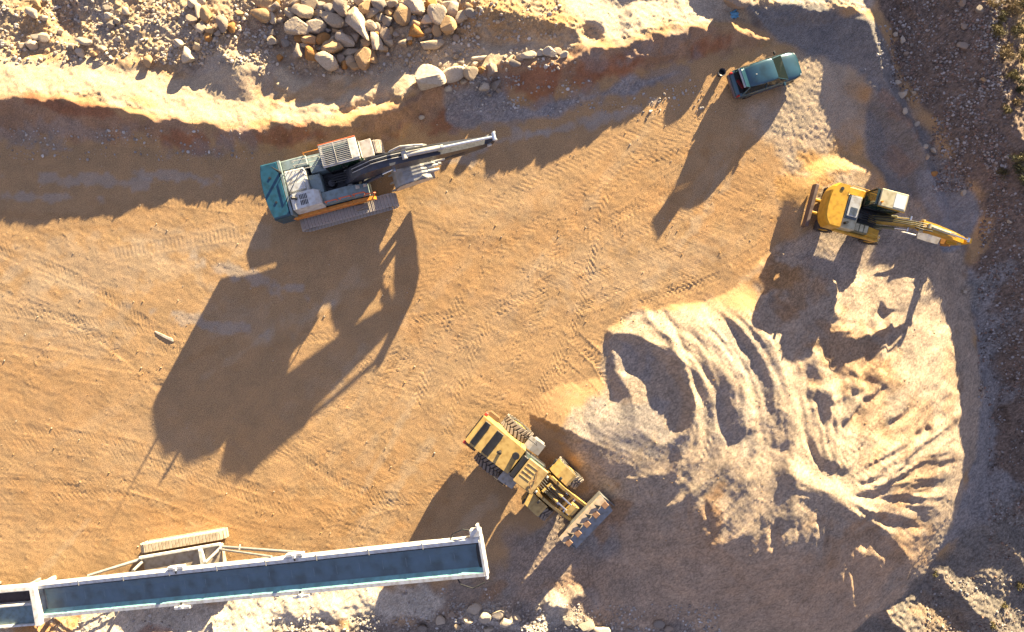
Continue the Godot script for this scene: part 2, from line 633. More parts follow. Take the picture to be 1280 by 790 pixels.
func pile() -> void:
	var toe := poly_of([[700, 548], [712, 506], [757, 486], [758, 412], [790, 396], [830, 386], [880, 376], [930, 352], [968, 312], [1010, 288], [1060, 268], [1130, 256], [1170, 270], [1190, 330], [1214, 410], [1224, 490], [1214, 570], [1186, 645], [1146, 706], [1098, 752], [1040, 802], [960, 800], [880, 782], [815, 750], [786, 705], [772, 660], [742, 612], [706, 572]])
	var f := field(toe, 1.0)
	# heights the top of the pile passes through: [px, py, height]
	var knots := []
	for k in [[720, 540, 0.7], [770, 560, 1.0], [820, 590, 1.5], [770, 420, 0.85], [820, 400, 1.0], [842, 430, 1.3], [860, 470, 1.6], [866, 530, 1.95], [850, 600, 2.0], [900, 400, 1.25], [900, 470, 1.85], [940, 520, 2.3], [930, 600, 2.75], [915, 640, 2.8], [975, 390, 1.25], [980, 450, 2.0], [1000, 540, 2.65], [1000, 630, 3.4], [950, 655, 3.1], [1040, 640, 3.7], [1075, 645, 4.0], [1120, 610, 4.0], [1050, 330, 0.75], [1000, 310, 0.6], [1110, 300, 0.75], [1160, 290, 0.5], [1100, 380, 1.3], [1050, 440, 1.9], [1120, 480, 2.5], [1060, 540, 2.8], [1150, 560, 3.2], [1180, 480, 2.2], [1170, 400, 1.4], [1190, 560, 2.9], [1150, 640, 3.6], [1080, 700, 3.9], [900, 700, 2.8], [1000, 740, 3.5]]:
		var w := at(k[0], k[1], k[2])
		knots.append([w.x, w.z, k[2]])
	var kx := PackedFloat32Array()
	var kz := PackedFloat32Array()
	var kh := PackedFloat32Array()
	for k in knots:
		kx.append(k[0])
		kz.append(k[1])
		kh.append(k[2])
	var i := 0
	for z in range(f.rz.x, f.rz.y):
		for x in range(f.rx.x, f.rx.y):
			var wx := X0 + (x + 0.5) * PITCH
			var wz := Z0 + (z + 0.5) * PITCH
			var d: float = f.d[i] + warp.get_noise_2d(wx * 1.5, wz * 1.5) * 0.35
			i += 1
			if d <= -0.6:
				continue
			# a plane fitted to the knots, the near ones counting most
			var s0 := 0.0
			var sx := 0.0
			var sz := 0.0
			var sxx := 0.0
			var sxz := 0.0
			var szz := 0.0
			var sh := 0.0
			var shx := 0.0
			var shz := 0.0
			for k in kx.size():
				var ax := kx[k] - wx
				var az := kz[k] - wz
				var w := 1.0 / (ax * ax + az * az + 2.2)
				w *= w
				s0 += w
				sx += w * ax
				sz += w * az
				sxx += w * ax * ax
				sxz += w * ax * az
				szz += w * az * az
				sh += w * kh[k]
				shx += w * kh[k] * ax
				shz += w * kh[k] * az
			sxx += s0 * 0.3
			szz += s0 * 0.3
			var det := s0 * (sxx * szz - sxz * sxz) - sx * (sx * szz - sxz * sz) + sz * (sx * sxz - sxx * sz)
			var top := clampf((sh * (sxx * szz - sxz * sxz) - sx * (shx * szz - sxz * shz) + sz * (shx * sxz - sxx * shz)) / det, 0.3, 4.3)
			var steep := 0.54
			var g: float = d * steep
			# soft minimum of the heap's top and its slope of repose
			var m := clampf(0.5 + 0.5 * (top - g) / 0.6, 0.0, 1.0)
			var h := lerpf(top, g, m) - 0.6 * m * (1.0 - m) * 0.5
			var q := z * NX + x
			if wx > 24.0:
				h += minf(0.0, hc[q]) * clampf(1.0 - d / 3.0, 0.0, 1.0)
			hc[q] = maxf(hc[q], h)
	# the loader's last bites: curved walls with floors that climb back out
	var away := Vector2(-0.62, 0.78)
	bowl(798, 500, 64, 0.92, 1.0, Vector2(0.09, 0.2), 1.1, 1.2)
	bowl(776, 446, 24, 0.2, 0.9, Vector2(0.03, 0.14), 1.2, 0.6)
	# the lobe of grey gravel that slid back into the hollow
	ridge([[722, 546, 0.75], [760, 562, 1.0], [800, 576, 1.25], [838, 584, 1.55]], 0.24, 0.8)
	scoop(888, 558, 46, 30, away, 0.2, 2.0)
	scoop(948, 580, 40, 18, away, 0.12, 2.5)
	scoop(1018, 554, 44, 22, away, 0.18, 2.7)
	scoop(962, 396, 24, 16, away, 0.4, 1.0)
	scoop(904, 452, 46, 22, Vector2(-0.8, 0.6), 0.08, 2.0)
	scoop(950, 470, 56, 22, Vector2(-0.8, 0.6), 0.09, 2.2)
	scoop(1006, 480, 50, 20, Vector2(-0.8, 0.6), 0.12, 2.4)
	# fans of gravel that slid over one another: broad, low welts
	for c in [
		[[[815, 394], [839, 423], [852, 454], [863, 492], [864, 527], [852, 571], [842, 600]], 0.18, 0.32, 1.7],
		[[[880, 410], [905, 450], [926, 490], [934, 527], [928, 565], [922, 600]], 0.22, 0.6, 2.2],
		[[[930, 392], [960, 420], [974, 460], [980, 500], [988, 540], [982, 590], [978, 640]], 0.24, 0.62, 2.5],
		[[[1005, 400], [1026, 450], [1038, 500], [1035, 540], [1030, 570]], 0.26, 0.6, 2.5],
		[[[1076, 470], [1072, 505], [1058, 540], [1046, 575]], 0.2, 0.55, 2.8],
		[[[1000, 600], [1040, 620], [1075, 640], [1095, 648]], 0.35, 0.65, 3.9],
		[[[836, 392], [848, 412], [856, 440]], -0.12, 0.18, 1.4],
		[[[908, 428], [934, 466], [944, 500], [948, 540]], -0.08, 0.2, 2.2]]:
		welt(c[0], c[1], c[2], c[3])
	# rills where the crest crumbles southwards
	for k in 34:
		var px := rng.randf_range(860, 1090)
		var py := 632.0 + 24.0 * sin((px - 868.0) / 90.0) + rng.randf_range(-12, 12)
		var drop := rng.randf_range(14, 46)
		var lean := rng.randf_range(-4, 8)
		welt([[px, py], [px + lean * 0.6, py + drop * 0.5], [px + lean, py + drop]], rng.randf_range(-0.12, 0.05), rng.randf_range(0.1, 0.22), 3.0)
	# slump lines: in the west they ring the loader's bite, in the east they fan out from the crest
	var slump := FastNoiseLite.new()
	slump.seed = 41
	slump.frequency = 0.42
	slump.fractal_octaves = 4
	slump.fractal_gain = 0.5
	slump.noise_type = FastNoiseLite.TYPE_SIMPLEX_SMOOTH
	var bite := at(780, 520, 1.2)
	var fan := at(1030, 612, 3.0)
	i = 0
	for z in range(f.rz.x, f.rz.y):
		for x in range(f.rx.x, f.rx.y):
			var d: float = f.d[i]
			i += 1
			var wx := X0 + (x + 0.5) * PITCH
			var wz := Z0 + (z + 0.5) * PITCH
			var k := smoothstep(0.4, 2.2, d) * smoothstep(-4.5, -1.5, wz)
			if k <= 0.0:
				continue
			var ring := Vector2(wx - bite.x, wz - bite.z)
			var ray := Vector2(wx - fan.x, wz - fan.z)
			var a := slump.get_noise_2d(ring.length() * 1.05, ring.angle() * 1.1)
			var b := slump.get_noise_2d(ray.angle() * 5.5 + 40.0, ray.length() * 0.22)
			var east := smoothstep(15.0, 18.0, wx) * smoothstep(0.6, 2.2, ray.length())
			var west := (1.0 - smoothstep(14.0, 17.5, wx)) * smoothstep(3.0, 4.2, ring.length())
			hc[z * NX + x] += k * (west * 0.17 * (0.6 - absf(a) * 2.2) + east * 0.20 * (0.55 - absf(b) * 2.2))
	# drapery on the eastern fan
	var c0 := at(1118, 545, 3.0)
	for z in NZ:
		for x in NX:
			var wx := X0 + x * PITCH - c0.x
			var wz := Z0 + z * PITCH - c0.z
			if absf(wx) > 4.2 or absf(wz) > 6.4:
				continue
			var u := wx * 0.80 - wz * 0.60
			var v := wx * 0.60 + wz * 0.80
			var k := (1.0 - smoothstep(0.5, 1.0, Vector2(u / 3.6, v / 4.8).length()))
			if k > 0.0:
				var bend := warp.get_noise_2d((wx + c0.x) * 1.1, (wz + c0.z) * 1.1) * 3.0 + u * u * 0.22 + u * 0.25
				var r := sin(v * 4.6 + bend)
				hc[z * NX + x] += k * (0.07 * r + 0.02 * sin(v * 8.3 + bend * 2.0 + 1.0)) * clampf(0.75 + 0.8 * warp.get_noise_2d((wx + c0.x) * 2.0 + 70.0, (wz + c0.z) * 2.0), 0.15, 1.3)
	for c in [[[[1086, 474], [1098, 446], [1104, 412]], -0.28, 0.32], [[[1112, 462], [1124, 440], [1130, 424]], -0.24, 0.2], [[[1150, 547], [1168, 541]], -0.3, 0.25], [[[1052, 548], [1080, 512], [1106, 488]], -0.24, 0.28]]:
		welt(c[0], c[1], c[2], 2.8)
	# lumpy, dug-over gravel between the excavator and the fans
	for k in 60:
		var p := [rng.randf_range(1000, 1090), rng.randf_range(405, 500)]
		welt([p, [p[0] + rng.randf_range(6, 16), p[1] - rng.randf_range(2, 8)]], rng.randf_range(-0.12, 0.11), rng.randf_range(0.14, 0.24), 2.0)
	scoop(1099, 400, 16, 10, away, 0.3, 1.4)
	welt([[1086, 420], [1112, 412], [1116, 396]], 0.18, 0.2, 1.6)
	level(1062, 274, 2.9, 0.62, 1.2)


func colour_land() -> void:
	var n := NX * NZ
	for k in n:
		cr[k] = 0.43
		cg[k] = 0.272
		cb[k] = 0.135
		rough[k] = 0.008
		grit[k] = 0.10
	# the pit floor: trodden marl, with greyer gravel where trucks turn
	for s in [[120, 330, 150, 40, 0.0, 0.5], [60, 400, 110, 60, 0.2, 0.45], [250, 300, 120, 22, -0.1, 0.45], [700, 330, 140, 34, -0.5, 0.3], [820, 330, 150, 30, -0.35, 0.35], [520, 450, 160, 60, -0.4, 0.2], [640, 250, 120, 40, 0.0, 0.25], [150, 550, 160, 50, 0.3, 0.2], [300, 400, 60, 30, 0.2, 0.3]]:
		smear(s[0], s[1], s[2], s[3], s[4], Color(0.45, 0.335, 0.215), s[5])
	for s in [[330, 640, 170, 40, 0.1, 0.5], [60, 500, 120, 80, 0.4, 0.4], [560, 350, 120, 70, -0.6, 0.4], [900, 240, 100, 60, -0.5, 0.5], [740, 260, 140, 50, -0.4, 0.45], [470, 600, 90, 50, 0.0, 0.4], [120, 640, 140, 40, 0.2, 0.4], [960, 320, 40, 60, 0.6, 0.5]]:
		smear(s[0], s[1], s[2], s[3], s[4], Color(0.415, 0.235, 0.10), s[5])
	# lanes worn by driving: long streaks of paler dust and darker damp marl
	for k in 70:
		var px := rng.randf_range(20, 960)
		var py := rng.randf_range(210, 700)
		if px > 680 and py > 380:
			continue
		var dirn := -0.45 + 0.5 * sin(px / 260.0 + py / 190.0) + rng.randf_range(-0.2, 0.2)
		smear(px, py, rng.randf_range(40, 130), rng.randf_range(3, 10), dirn, Color(0.47, 0.35, 0.22) if k % 2 else Color(0.37, 0.215, 0.095), rng.randf_range(0.18, 0.42), 0.8)
	stain([[990, 66], [1050, 60], [1085, 110], [1090, 260], [1010, 260], [985, 200], [960, 160], [975, 100]], Color(0.40, 0.34, 0.26), 1.4, 1.6, 0.75, 0.016, 0.22)
	smear(1040, 200, 50, 26, -0.3, Color(0.46, 0.27, 0.1), 0.6)
	smear(1000, 230, 46, 30, -0.6, Color(0.46, 0.26, 0.09), 0.7)
	# north: pale weathered marl, ochre clay and darker soil in the hollows
	stain([[-400, -300], [1085, -300], [1085, 20], [1000, 14], [930, 30], [860, 36], [780, 60], [728, 62], [680, 82], [582, 88], [500, 130], [420, 150], [300, 156], [195, 148], [92, 127], [-400, 120]], Color(0.41, 0.30, 0.185), 0.12, 0.25, 1.0, 0.06, 0.25)
	stain([[-400, 60], [60, 72], [160, 76], [250, 92], [300, 70], [345, 70], [390, 100], [480, 80], [560, 62], [640, 54], [690, 60], [700, 78], [632, 82], [582, 92], [500, 128], [420, 152], [300, 158], [195, 150], [92, 128], [-400, 118]], Color(0.45, 0.355, 0.24), 0.3, 0.8, 0.9, 0.012, 0.14)
	for s in [[410, 110, 60, 16, -0.2], [180, 82, 60, 12, 0.2], [640, 30, 60, 30, 0.1], [700, 20, 40, 24, 0.3], [330, 110, 40, 24, 0.3], [40, 70, 60, 10, 0.1], [180, 130, 26, 8, 0.2], [60, 20, 40, 40, 0.3], [600, 20, 40, 30, 0.0]]:
		smear(s[0], s[1], s[2], s[3], s[4], Color(0.43, 0.255, 0.11), 0.6)
	for s in [[84, 16, 28, 40, 0.2], [385, 60, 70, 44, 0.3], [335, 40, 34, 34, 0.7], [460, 40, 60, 40, 0.0], [176, 8, 24, 16, 0.5], [280, 30, 50, 30, 0.3]]:
		smear(s[0], s[1], s[2], s[3], s[4], Color(0.35, 0.25, 0.165), 0.7)
	for s in [[140, 40, 40, 36, 0.5], [230, 50, 60, 30, 0.6], [320, 100, 30, 24, 0.4], [545, 80, 70, 14, -0.3], [120, 15, 30, 18, 0.4], [660, 68, 50, 10, 0.0]]:
		smear(s[0], s[1], s[2], s[3], s[4], Color(0.36, 0.31, 0.25), 0.55, 0.8)
	# the graded pale slope above the berm
	stain([[730, -60], [920, -60], [912, 28], [860, 36], [800, 44], [770, 56], [740, 44], [706, 20]], Color(0.44, 0.365, 0.27), 0.3, 0.5, 0.95, 0.018, 0.25)
	stain([[940, -60], [1085, -60], [1086, 20], [1040, 8], [990, 8], [940, 4]], Color(0.40, 0.34, 0.27), 0.3, 0.5, 0.9, 0.03, 0.3)
	# the berm's cut face: red clay with seams of grey gravel
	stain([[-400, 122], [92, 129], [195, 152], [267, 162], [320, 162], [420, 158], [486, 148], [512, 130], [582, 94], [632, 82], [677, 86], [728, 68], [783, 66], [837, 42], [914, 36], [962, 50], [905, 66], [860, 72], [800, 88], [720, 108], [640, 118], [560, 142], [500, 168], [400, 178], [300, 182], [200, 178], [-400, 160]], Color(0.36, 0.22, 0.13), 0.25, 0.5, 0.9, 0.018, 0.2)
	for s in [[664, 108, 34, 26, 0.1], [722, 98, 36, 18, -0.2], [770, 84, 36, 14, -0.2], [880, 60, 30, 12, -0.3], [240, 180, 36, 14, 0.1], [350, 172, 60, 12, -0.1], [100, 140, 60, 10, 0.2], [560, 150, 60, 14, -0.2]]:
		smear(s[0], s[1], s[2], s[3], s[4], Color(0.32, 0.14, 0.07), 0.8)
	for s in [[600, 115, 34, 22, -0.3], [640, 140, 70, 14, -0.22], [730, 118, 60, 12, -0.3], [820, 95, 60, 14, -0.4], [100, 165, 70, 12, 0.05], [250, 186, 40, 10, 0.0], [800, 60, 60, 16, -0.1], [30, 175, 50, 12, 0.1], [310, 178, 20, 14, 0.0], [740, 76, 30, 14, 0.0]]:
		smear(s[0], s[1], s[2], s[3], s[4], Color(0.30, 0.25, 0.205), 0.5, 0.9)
	for s in [[120, 225, 90, 8, 0.05], [210, 218, 60, 6, 0.1], [60, 245, 60, 6, 0.0], [620, 175, 70, 8, -0.2], [700, 158, 60, 6, -0.25], [780, 140, 60, 6, -0.35], [560, 200, 50, 6, 0.0], [300, 340, 80, 10, 0.3], [250, 400, 60, 8, 0.2]]:
		smear(s[0], s[1], s[2], s[3], s[4], Color(0.40, 0.335, 0.265), 0.6, 1.0)
	# platform edge, windrow and apron of grey gravel
	stain([[930, 12], [1000, 14], [1070, 20], [1096, 40], [1110, 80], [1140, 140], [1180, 210], [1214, 270], [1206, 320], [1180, 330], [1150, 280], [1100, 240], [1086, 200], [1080, 120], [1062, 78], [1010, 66], [960, 52]], Color(0.20, 0.187, 0.172), 0.25, 0.4, 0.95, 0.015, 0.3)
	smear(1110, 140, 52, 8, 0.9, Color(0.29, 0.185, 0.12), 0.7)
	smear(1120, 200, 20, 16, 0.9, Color(0.29, 0.185, 0.12), 0.55)
	# the valley and the hill: dark soil full of stones
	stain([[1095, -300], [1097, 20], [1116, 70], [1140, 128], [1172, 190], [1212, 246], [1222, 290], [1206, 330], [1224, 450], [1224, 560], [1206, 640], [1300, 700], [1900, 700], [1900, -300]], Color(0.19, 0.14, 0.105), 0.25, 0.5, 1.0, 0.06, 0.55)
	stain([[1196, 320], [1240, 345], [1262, 420], [1262, 540], [1290, 640], [1230, 690], [1140, 730], [1190, 650], [1216, 560], [1218, 440]], Color(0.27, 0.25, 0.23), 0.5, 1.2, 0.9, 0.05, 0.5)
	smear(1214, 370, 20, 28, 0.2, Color(0.27, 0.25, 0.22), 0.9)
	smear(1236, 470, 18, 60, 0.0, Color(0.26, 0.24, 0.22), 0.8)
	stain([[1226, -80], [1262, -80], [1268, 60], [1300, 130], [1290, 170], [1250, 120], [1232, 60]], Color(0.38, 0.29, 0.18), 0.4, 0.9, 0.9, 0.08, 0.5)
	smear(1262, 60, 30, 70, -0.2, Color(0.30, 0.205, 0.085), 0.6)
	stain([[1130, 740], [1180, 700], [1290, 640], [1400, 700], [1400, 900], [1040, 900], [1060, 800]], Color(0.20, 0.175, 0.145), 0.6, 1.0, 0.95, 0.045, 0.5)
	smear(1200, 790, 50, 24, 0.5, Color(0.25, 0.17, 0.1), 0.6)
	# the gravel pile and its apron
	stain([[704, 545], [712, 506], [757, 486], [760, 412], [790, 396], [830, 386], [880, 378], [940, 390], [955, 330], [985, 300], [1060, 268], [1130, 256], [1178, 262], [1206, 320], [1226, 450], [1225, 550], [1208, 640], [1172, 712], [1120, 764], [1040, 812], [960, 840], [600, 840], [620, 740], [640, 690], [690, 640], [740, 612]], Color(0.37, 0.29, 0.21), 0.25, 0.5, 0.96, 0.012, 0.42)
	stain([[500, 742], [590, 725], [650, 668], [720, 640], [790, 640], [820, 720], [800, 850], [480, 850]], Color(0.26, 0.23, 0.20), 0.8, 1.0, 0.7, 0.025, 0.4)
	for s in [[1040, 440, 60, 50, 0.4, 0.7], [1110, 520, 50, 30, -0.6, 0.55], [1120, 590, 60, 26, -0.5, 0.55], [1060, 680, 90, 60, 0.1, 0.55], [1130, 680, 50, 40, 0.6, 0.55], [985, 360, 30, 40, 0.6, 0.8], [910, 385, 40, 16, 0.2, 0.55], [980, 720, 120, 40, 0.0, 0.45], [1175, 470, 20, 60, 0.0, 0.4], [1060, 500, 20, 70, 0.2, 0.5]]:
		smear(s[0], s[1], s[2], s[3], s[4], Color(0.35, 0.22, 0.12), s[5])
	for s in [[760, 640, 20, 40, 0.3, 0.7], [870, 640, 14, 60, 0.2, 0.7], [890, 680, 12, 40, -0.6, 0.7], [740, 720, 60, 14, -0.2, 0.6], [830, 690, 30, 12, -0.5, 0.5], [620, 735, 30, 8, -0.6, 0.5]]:
		smear(s[0], s[1], s[2], s[3], s[4], Color(0.34, 0.19, 0.09), s[5])
	for s in [[780, 530, 70, 40, 0.1, 0.7], [790, 450, 30, 26, 0.3, 0.6], [920, 440, 60, 30, 0.8, 0.4], [840, 720, 60, 50, 0.0, 0.5], [800, 770, 100, 20, 0.0, 0.6], [900, 520, 40, 40, 0.0, 0.4], [1120, 300, 60, 26, 0.1, 0.5], [1030, 330, 50, 20, 0.2, 0.4]]:
		smear(s[0], s[1], s[2], s[3], s[4], Color(0.30, 0.265, 0.23), s[5])
	smear(968, 345, 26, 30, 0.4, Color(0.33, 0.19, 0.085), 0.85)
	# browner, finer stuff lies on the heap's southern flank
	stain([[780, 650], [850, 625], [920, 655], [1000, 675], [1090, 655], [1150, 690], [1110, 752], [1030, 810], [900, 830], [760, 800], [740, 720]], Color(0.43, 0.305, 0.20), 0.8, 1.4, 0.8)
	stain([[620, 700], [680, 660], [760, 690], [760, 760], [640, 760]], Color(0.33, 0.235, 0.16), 0.8, 1.2, 0.6)
	# the tip of grey gravel beside the wheeled excavator, sharp against the dark soil
	stain([[1140, 215], [1165, 214], [1186, 226], [1204, 244], [1214, 270], [1211, 292], [1196, 312], [1176, 316], [1160, 280]], Color(0.25, 0.245, 0.24), 0.1, 0.12, 0.95, 0.012, 0.3)
	# a seam of grey gravel lies along the foot of the red clay
	stain([[556, 118], [600, 100], [628, 112], [640, 128], [668, 136], [700, 124], [745, 112], [800, 100], [850, 84], [856, 92], [800, 112], [740, 128], [690, 142], [640, 152], [590, 160], [560, 150]], Color(0.29, 0.27, 0.25), 0.15, 0.35, 0.8, 0.03, 0.45)
	# pale strip below the conveyor
	stain([[-400, 900], [-400, 792], [0, 790], [60, 764], [120, 752], [300, 738], [420, 726], [500, 726], [560, 752], [540, 772], [420, 776], [340, 786], [320, 900]], Color(0.56, 0.49, 0.385), 0.35, 0.8, 0.9, 0.02, 0.35)
	smear(66, 778, 40, 16, -0.2, Color(0.44, 0.22, 0.07), 0.8)
	smear(185, 790, 40, 16, -0.2, Color(0.30, 0.16, 0.10), 0.7)
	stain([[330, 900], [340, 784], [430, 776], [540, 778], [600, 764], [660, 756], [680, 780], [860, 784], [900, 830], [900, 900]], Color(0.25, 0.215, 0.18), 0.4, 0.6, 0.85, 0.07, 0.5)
	smear(610, 768, 34, 16, 0.1, Color(0.47, 0.42, 0.35), 0.9)
	smear(690, 762, 18, 26, 0.2, Color(0.42, 0.37, 0.3), 0.8)


func tracks(pts: Array, gauge: float, wide: float, pitch: float, depth: float, slant: float) -> void:
	# tread prints pressed into the fine ground along a line of pixels
	var p := PITCH / FINE
	var run := 0.0
	for i in pts.size() - 1:
		var a := at(pts[i][0], pts[i][1])
		var b := at(pts[i + 1][0], pts[i + 1][1])
		var d := Vector2(b.x - a.x, b.z - a.z)
		var length := d.length()
		d /= length
		var reach := gauge / 2 + wide
		var x0 := clampi(int((minf(a.x, b.x) - reach - X0) / p), 0, fx)
		var x1 := clampi(int((maxf(a.x, b.x) + reach - X0) / p), 0, fx)
		var z0 := clampi(int((minf(a.z, b.z) - reach - Z0) / p), 0, fz)
		var z1 := clampi(int((maxf(a.z, b.z) + reach - Z0) / p), 0, fz)
		for z in range(z0, z1):
			for x in range(x0, x1):
				var wx := X0 + (x + 0.5) * p - a.x
				var wz := Z0 + (z + 0.5) * p - a.z
				var t := wx * d.x + wz * d.y
				if t < 0.0 or t > length:
					continue
				var s := -wx * d.y + wz * d.x
				var q := absf(absf(s) - gauge / 2)
				if q > wide * 0.62:
					continue
				var patchy := clampf(0.72 + 0.9 * warp.get_noise_2d((wx + a.x) * 2.2, (wz + a.z) * 2.2), 0.0, 1.0)
				var wave := sin(((t + run) + slant * (absf(s) - gauge / 2)) / pitch * TAU)
				var k := (1.0 - smoothstep(wide * 0.42, wide * 0.5, q)) * (wave * 0.55 - 0.3) + 0.5 * exp(-pow((q - wide * 0.54) / (wide * 0.07), 2.0))
				hf[z * fx + x] += depth * k * patchy
		run += length


func build_terrain() -> void:
	var n := NX * NZ
	for a in [hc, cr, cg, cb, rough, grit]:
		a.resize(n)
	hc.resize(n)
	cr.resize(n)
	cg.resize(n)
	cb.resize(n)
	rough.resize(n)
	grit.resize(n)
	hc.fill(0.0)
	warp.seed = 3
	warp.frequency = 0.16
	warp.fractal_octaves = 4
	warp.noise_type = FastNoiseLite.TYPE_SIMPLEX_SMOOTH
	shape_land()
	colour_land()
	# ---- finer grid
	fx = NX * FINE
	fz = NZ * FINE
	hf = finer(hc)
	var r := finer(cr)
	var g := finer(cg)
	var b := finer(cb)
	var ro := finer(rough)
	var gr := finer(grit)
	var small := FastNoiseLite.new()
	small.seed = 21
	small.noise_type = FastNoiseLite.TYPE_SIMPLEX
	small.frequency = 2.4
	small.fractal_octaves = 3
	small.fractal_gain = 0.6
	var broad := FastNoiseLite.new()
	broad.seed = 22
	broad.frequency = 0.22
	broad.fractal_octaves = 5
	broad.noise_type = FastNoiseLite.TYPE_SIMPLEX_SMOOTH
	var tone := FastNoiseLite.new()
	tone.seed = 23
	tone.frequency = 0.55
	tone.fractal_octaves = 5
	tone.fractal_gain = 0.65
	tone.noise_type = FastNoiseLite.TYPE_SIMPLEX_SMOOTH
	var p := PITCH / FINE
	var scrape := FastNoiseLite.new()
	scrape.seed = 24
	scrape.frequency = 0.5
	scrape.fractal_octaves = 4
	for z in fz:
		var wz := Z0 + (z + 0.5) * p
		for x in fx:
			var wx := X0 + (x + 0.5) * p
			var k := z * fx + x
			var u := ro[k]
			if rng.randf() < 0.012 + 0.05 * clampf(broad.get_noise_2d(wx * 2.2 + 60.0, wz * 2.2) * 3.0, 0.0, 1.0):
				hf[k] += minf(u, 0.02) * rng.randf_range(0.8, 3.0)
			# loose ground is lumpy: sharp-topped noise, sized by the place; drawn out along the way machines drive
			var a := small.get_noise_2d(wx, wz)
			hf[k] += u * (a * (0.9 if u < 0.012 else 1.7) + (1.0 - absf(broad.get_noise_2d(wx * 5.0, wz * 5.0)) * 2.0) * 0.35) + broad.get_noise_2d(wx, wz) * minf(0.09, 0.03 + u) + scrape.get_noise_2d((wx + wz * 0.35) * 0.35, (wz - wx * 0.35) * 2.2) * minf(u, 0.014) * 1.2
	trails()
	# ---- the sheet: fine inside, growing coarser outwards to the horizon
	var xs := axis(X0, p, fx)
	var zs := axis(Z0, p, fz)
	var w := xs.size()
	var hgt := zs.size()
	var out_x := 40
	var verts := PackedVector3Array()
	var cols := PackedColorArray()
	verts.resize(w * hgt)
	cols.resize(w * hgt)
	var far := FastNoiseLite.new()
	far.seed = 30
	far.frequency = 0.02
	far.fractal_octaves = 5
	for z in hgt:
		var iz := clampi(z - out_x, 0, fz - 1)
		for x in w:
			var ix := clampi(x - out_x, 0, fx - 1)
			var k := iz * fx + ix
			var h := hf[k]
			var q := z * w + x
			if ix != x - out_x or iz != z - out_x:
				var wx := X0 + (ix + 0.5) * p - xs[x]
				var wz := Z0 + (iz + 0.5) * p - zs[z]
				var d := sqrt(wx * wx + wz * wz)
				h = h * exp(-d / 25.0) + far.get_noise_2d(xs[x], zs[z]) * minf(d * 0.03, 3.0) - minf(d * 0.015, 2.0)
			verts[q] = Vector3(xs[x], h, zs[z])
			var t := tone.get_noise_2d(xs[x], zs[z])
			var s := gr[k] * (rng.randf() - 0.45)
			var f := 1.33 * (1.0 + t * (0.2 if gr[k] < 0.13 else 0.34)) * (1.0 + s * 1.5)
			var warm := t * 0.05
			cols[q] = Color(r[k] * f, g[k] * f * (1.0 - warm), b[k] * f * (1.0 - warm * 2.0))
	var idx := PackedInt32Array()
	idx.resize((w - 1) * (hgt - 1) * 6)
	var o := 0
	for z in hgt - 1:
		for x in w - 1:
			var q := z * w + x
			idx[o] = q
			idx[o + 1] = q + 1
			idx[o + 2] = q + w
			idx[o + 3] = q + 1
			idx[o + 4] = q + w + 1
			idx[o + 5] = q + w
			o += 6
	var norms := PackedVector3Array()
	norms.resize(w * hgt)
	for z in hgt:
		var za := maxi(z - 1, 0) * w
		var zb := mini(z + 1, hgt - 1) * w
		for x in w:
			var xa := maxi(x - 1, 0)
			var xb := mini(x + 1, w - 1)
			var l := verts[z * w + xa]
			var rr := verts[z * w + xb]
			var up := verts[za + x]
			var dn := verts[zb + x]
			norms[z * w + x] = Vector3(-(rr.y - l.y) / (rr.x - l.x), 1.0, -(dn.y - up.y) / (dn.z - up.z)).normalized()
	var arr := []
	arr.resize(Mesh.ARRAY_MAX)
	arr[Mesh.ARRAY_VERTEX] = verts
	arr[Mesh.ARRAY_NORMAL] = norms
	arr[Mesh.ARRAY_COLOR] = cols
	arr[Mesh.ARRAY_INDEX] = idx
	var me := ArrayMesh.new()
	me.add_surface_from_arrays(Mesh.PRIMITIVE_TRIANGLES, arr)
	var m := StandardMaterial3D.new()
	m.vertex_color_use_as_albedo = true
	m.roughness = 0.95
	m.metallic_specular = 0.25
	var grain := noise_tex(31, 0.16, 3, [Color(0.55, 0.55, 0.55), Color(0.86, 0.86, 0.86), Color(1, 1, 1)], [0.2, 0.5, 0.8])
	grain.width = 1024
	grain.height = 1024
	m.albedo_texture = grain
	m.heightmap_enabled = true
	m.heightmap_texture = grain
	m.heightmap_scale = 0.9
	m.uv1_triplanar = true
	m.uv1_world_triplanar = true
	m.uv1_scale = Vector3.ONE * 0.11
	me.surface_set_material(0, m)
	var o3 := MeshInstance3D.new()
	o3.name = "ground"
	o3.mesh = me
	add_child(o3)
	o3.set_meta("kind", "structure")
	o3.set_meta("label", "ochre quarry ground with berm, gravel heap and stony slope")


func axis(o: float, p: float, n: int) -> PackedFloat32Array:
	var a := PackedFloat32Array()
	for i in range(40, 0, -1):
		a.append(o + 0.5 * p - 0.1 * (pow(1.24, i) - 1.0) / 0.24 * 1.0)
	for i in n:
		a.append(o + (i + 0.5) * p)
	var e := o + (n - 0.5) * p
	for i in range(1, 41):
		a.append(e + 0.1 * (pow(1.24, i) - 1.0) / 0.24)
	return a


func finer(a: PackedFloat32Array) -> PackedFloat32Array:
	var im := Image.create_from_data(NX, NZ, false, Image.FORMAT_RF, a.to_byte_array())
	im.resize(fx, fz, Image.INTERPOLATE_CUBIC)
	return im.get_data().to_float32_array()


func ground_y(x: float, z: float) -> float:
	var p := PITCH / FINE
	var u := clampf((x - X0) / p - 0.5, 0.0, fx - 2.0)
	var v := clampf((z - Z0) / p - 0.5, 0.0, fz - 2.0)
	var i := int(u)
	var j := int(v)
	var a := lerpf(hf[j * fx + i], hf[j * fx + i + 1], u - i)
	var b := lerpf(hf[(j + 1) * fx + i], hf[(j + 1) * fx + i + 1], u - i)
	return lerpf(a, b, v - j)


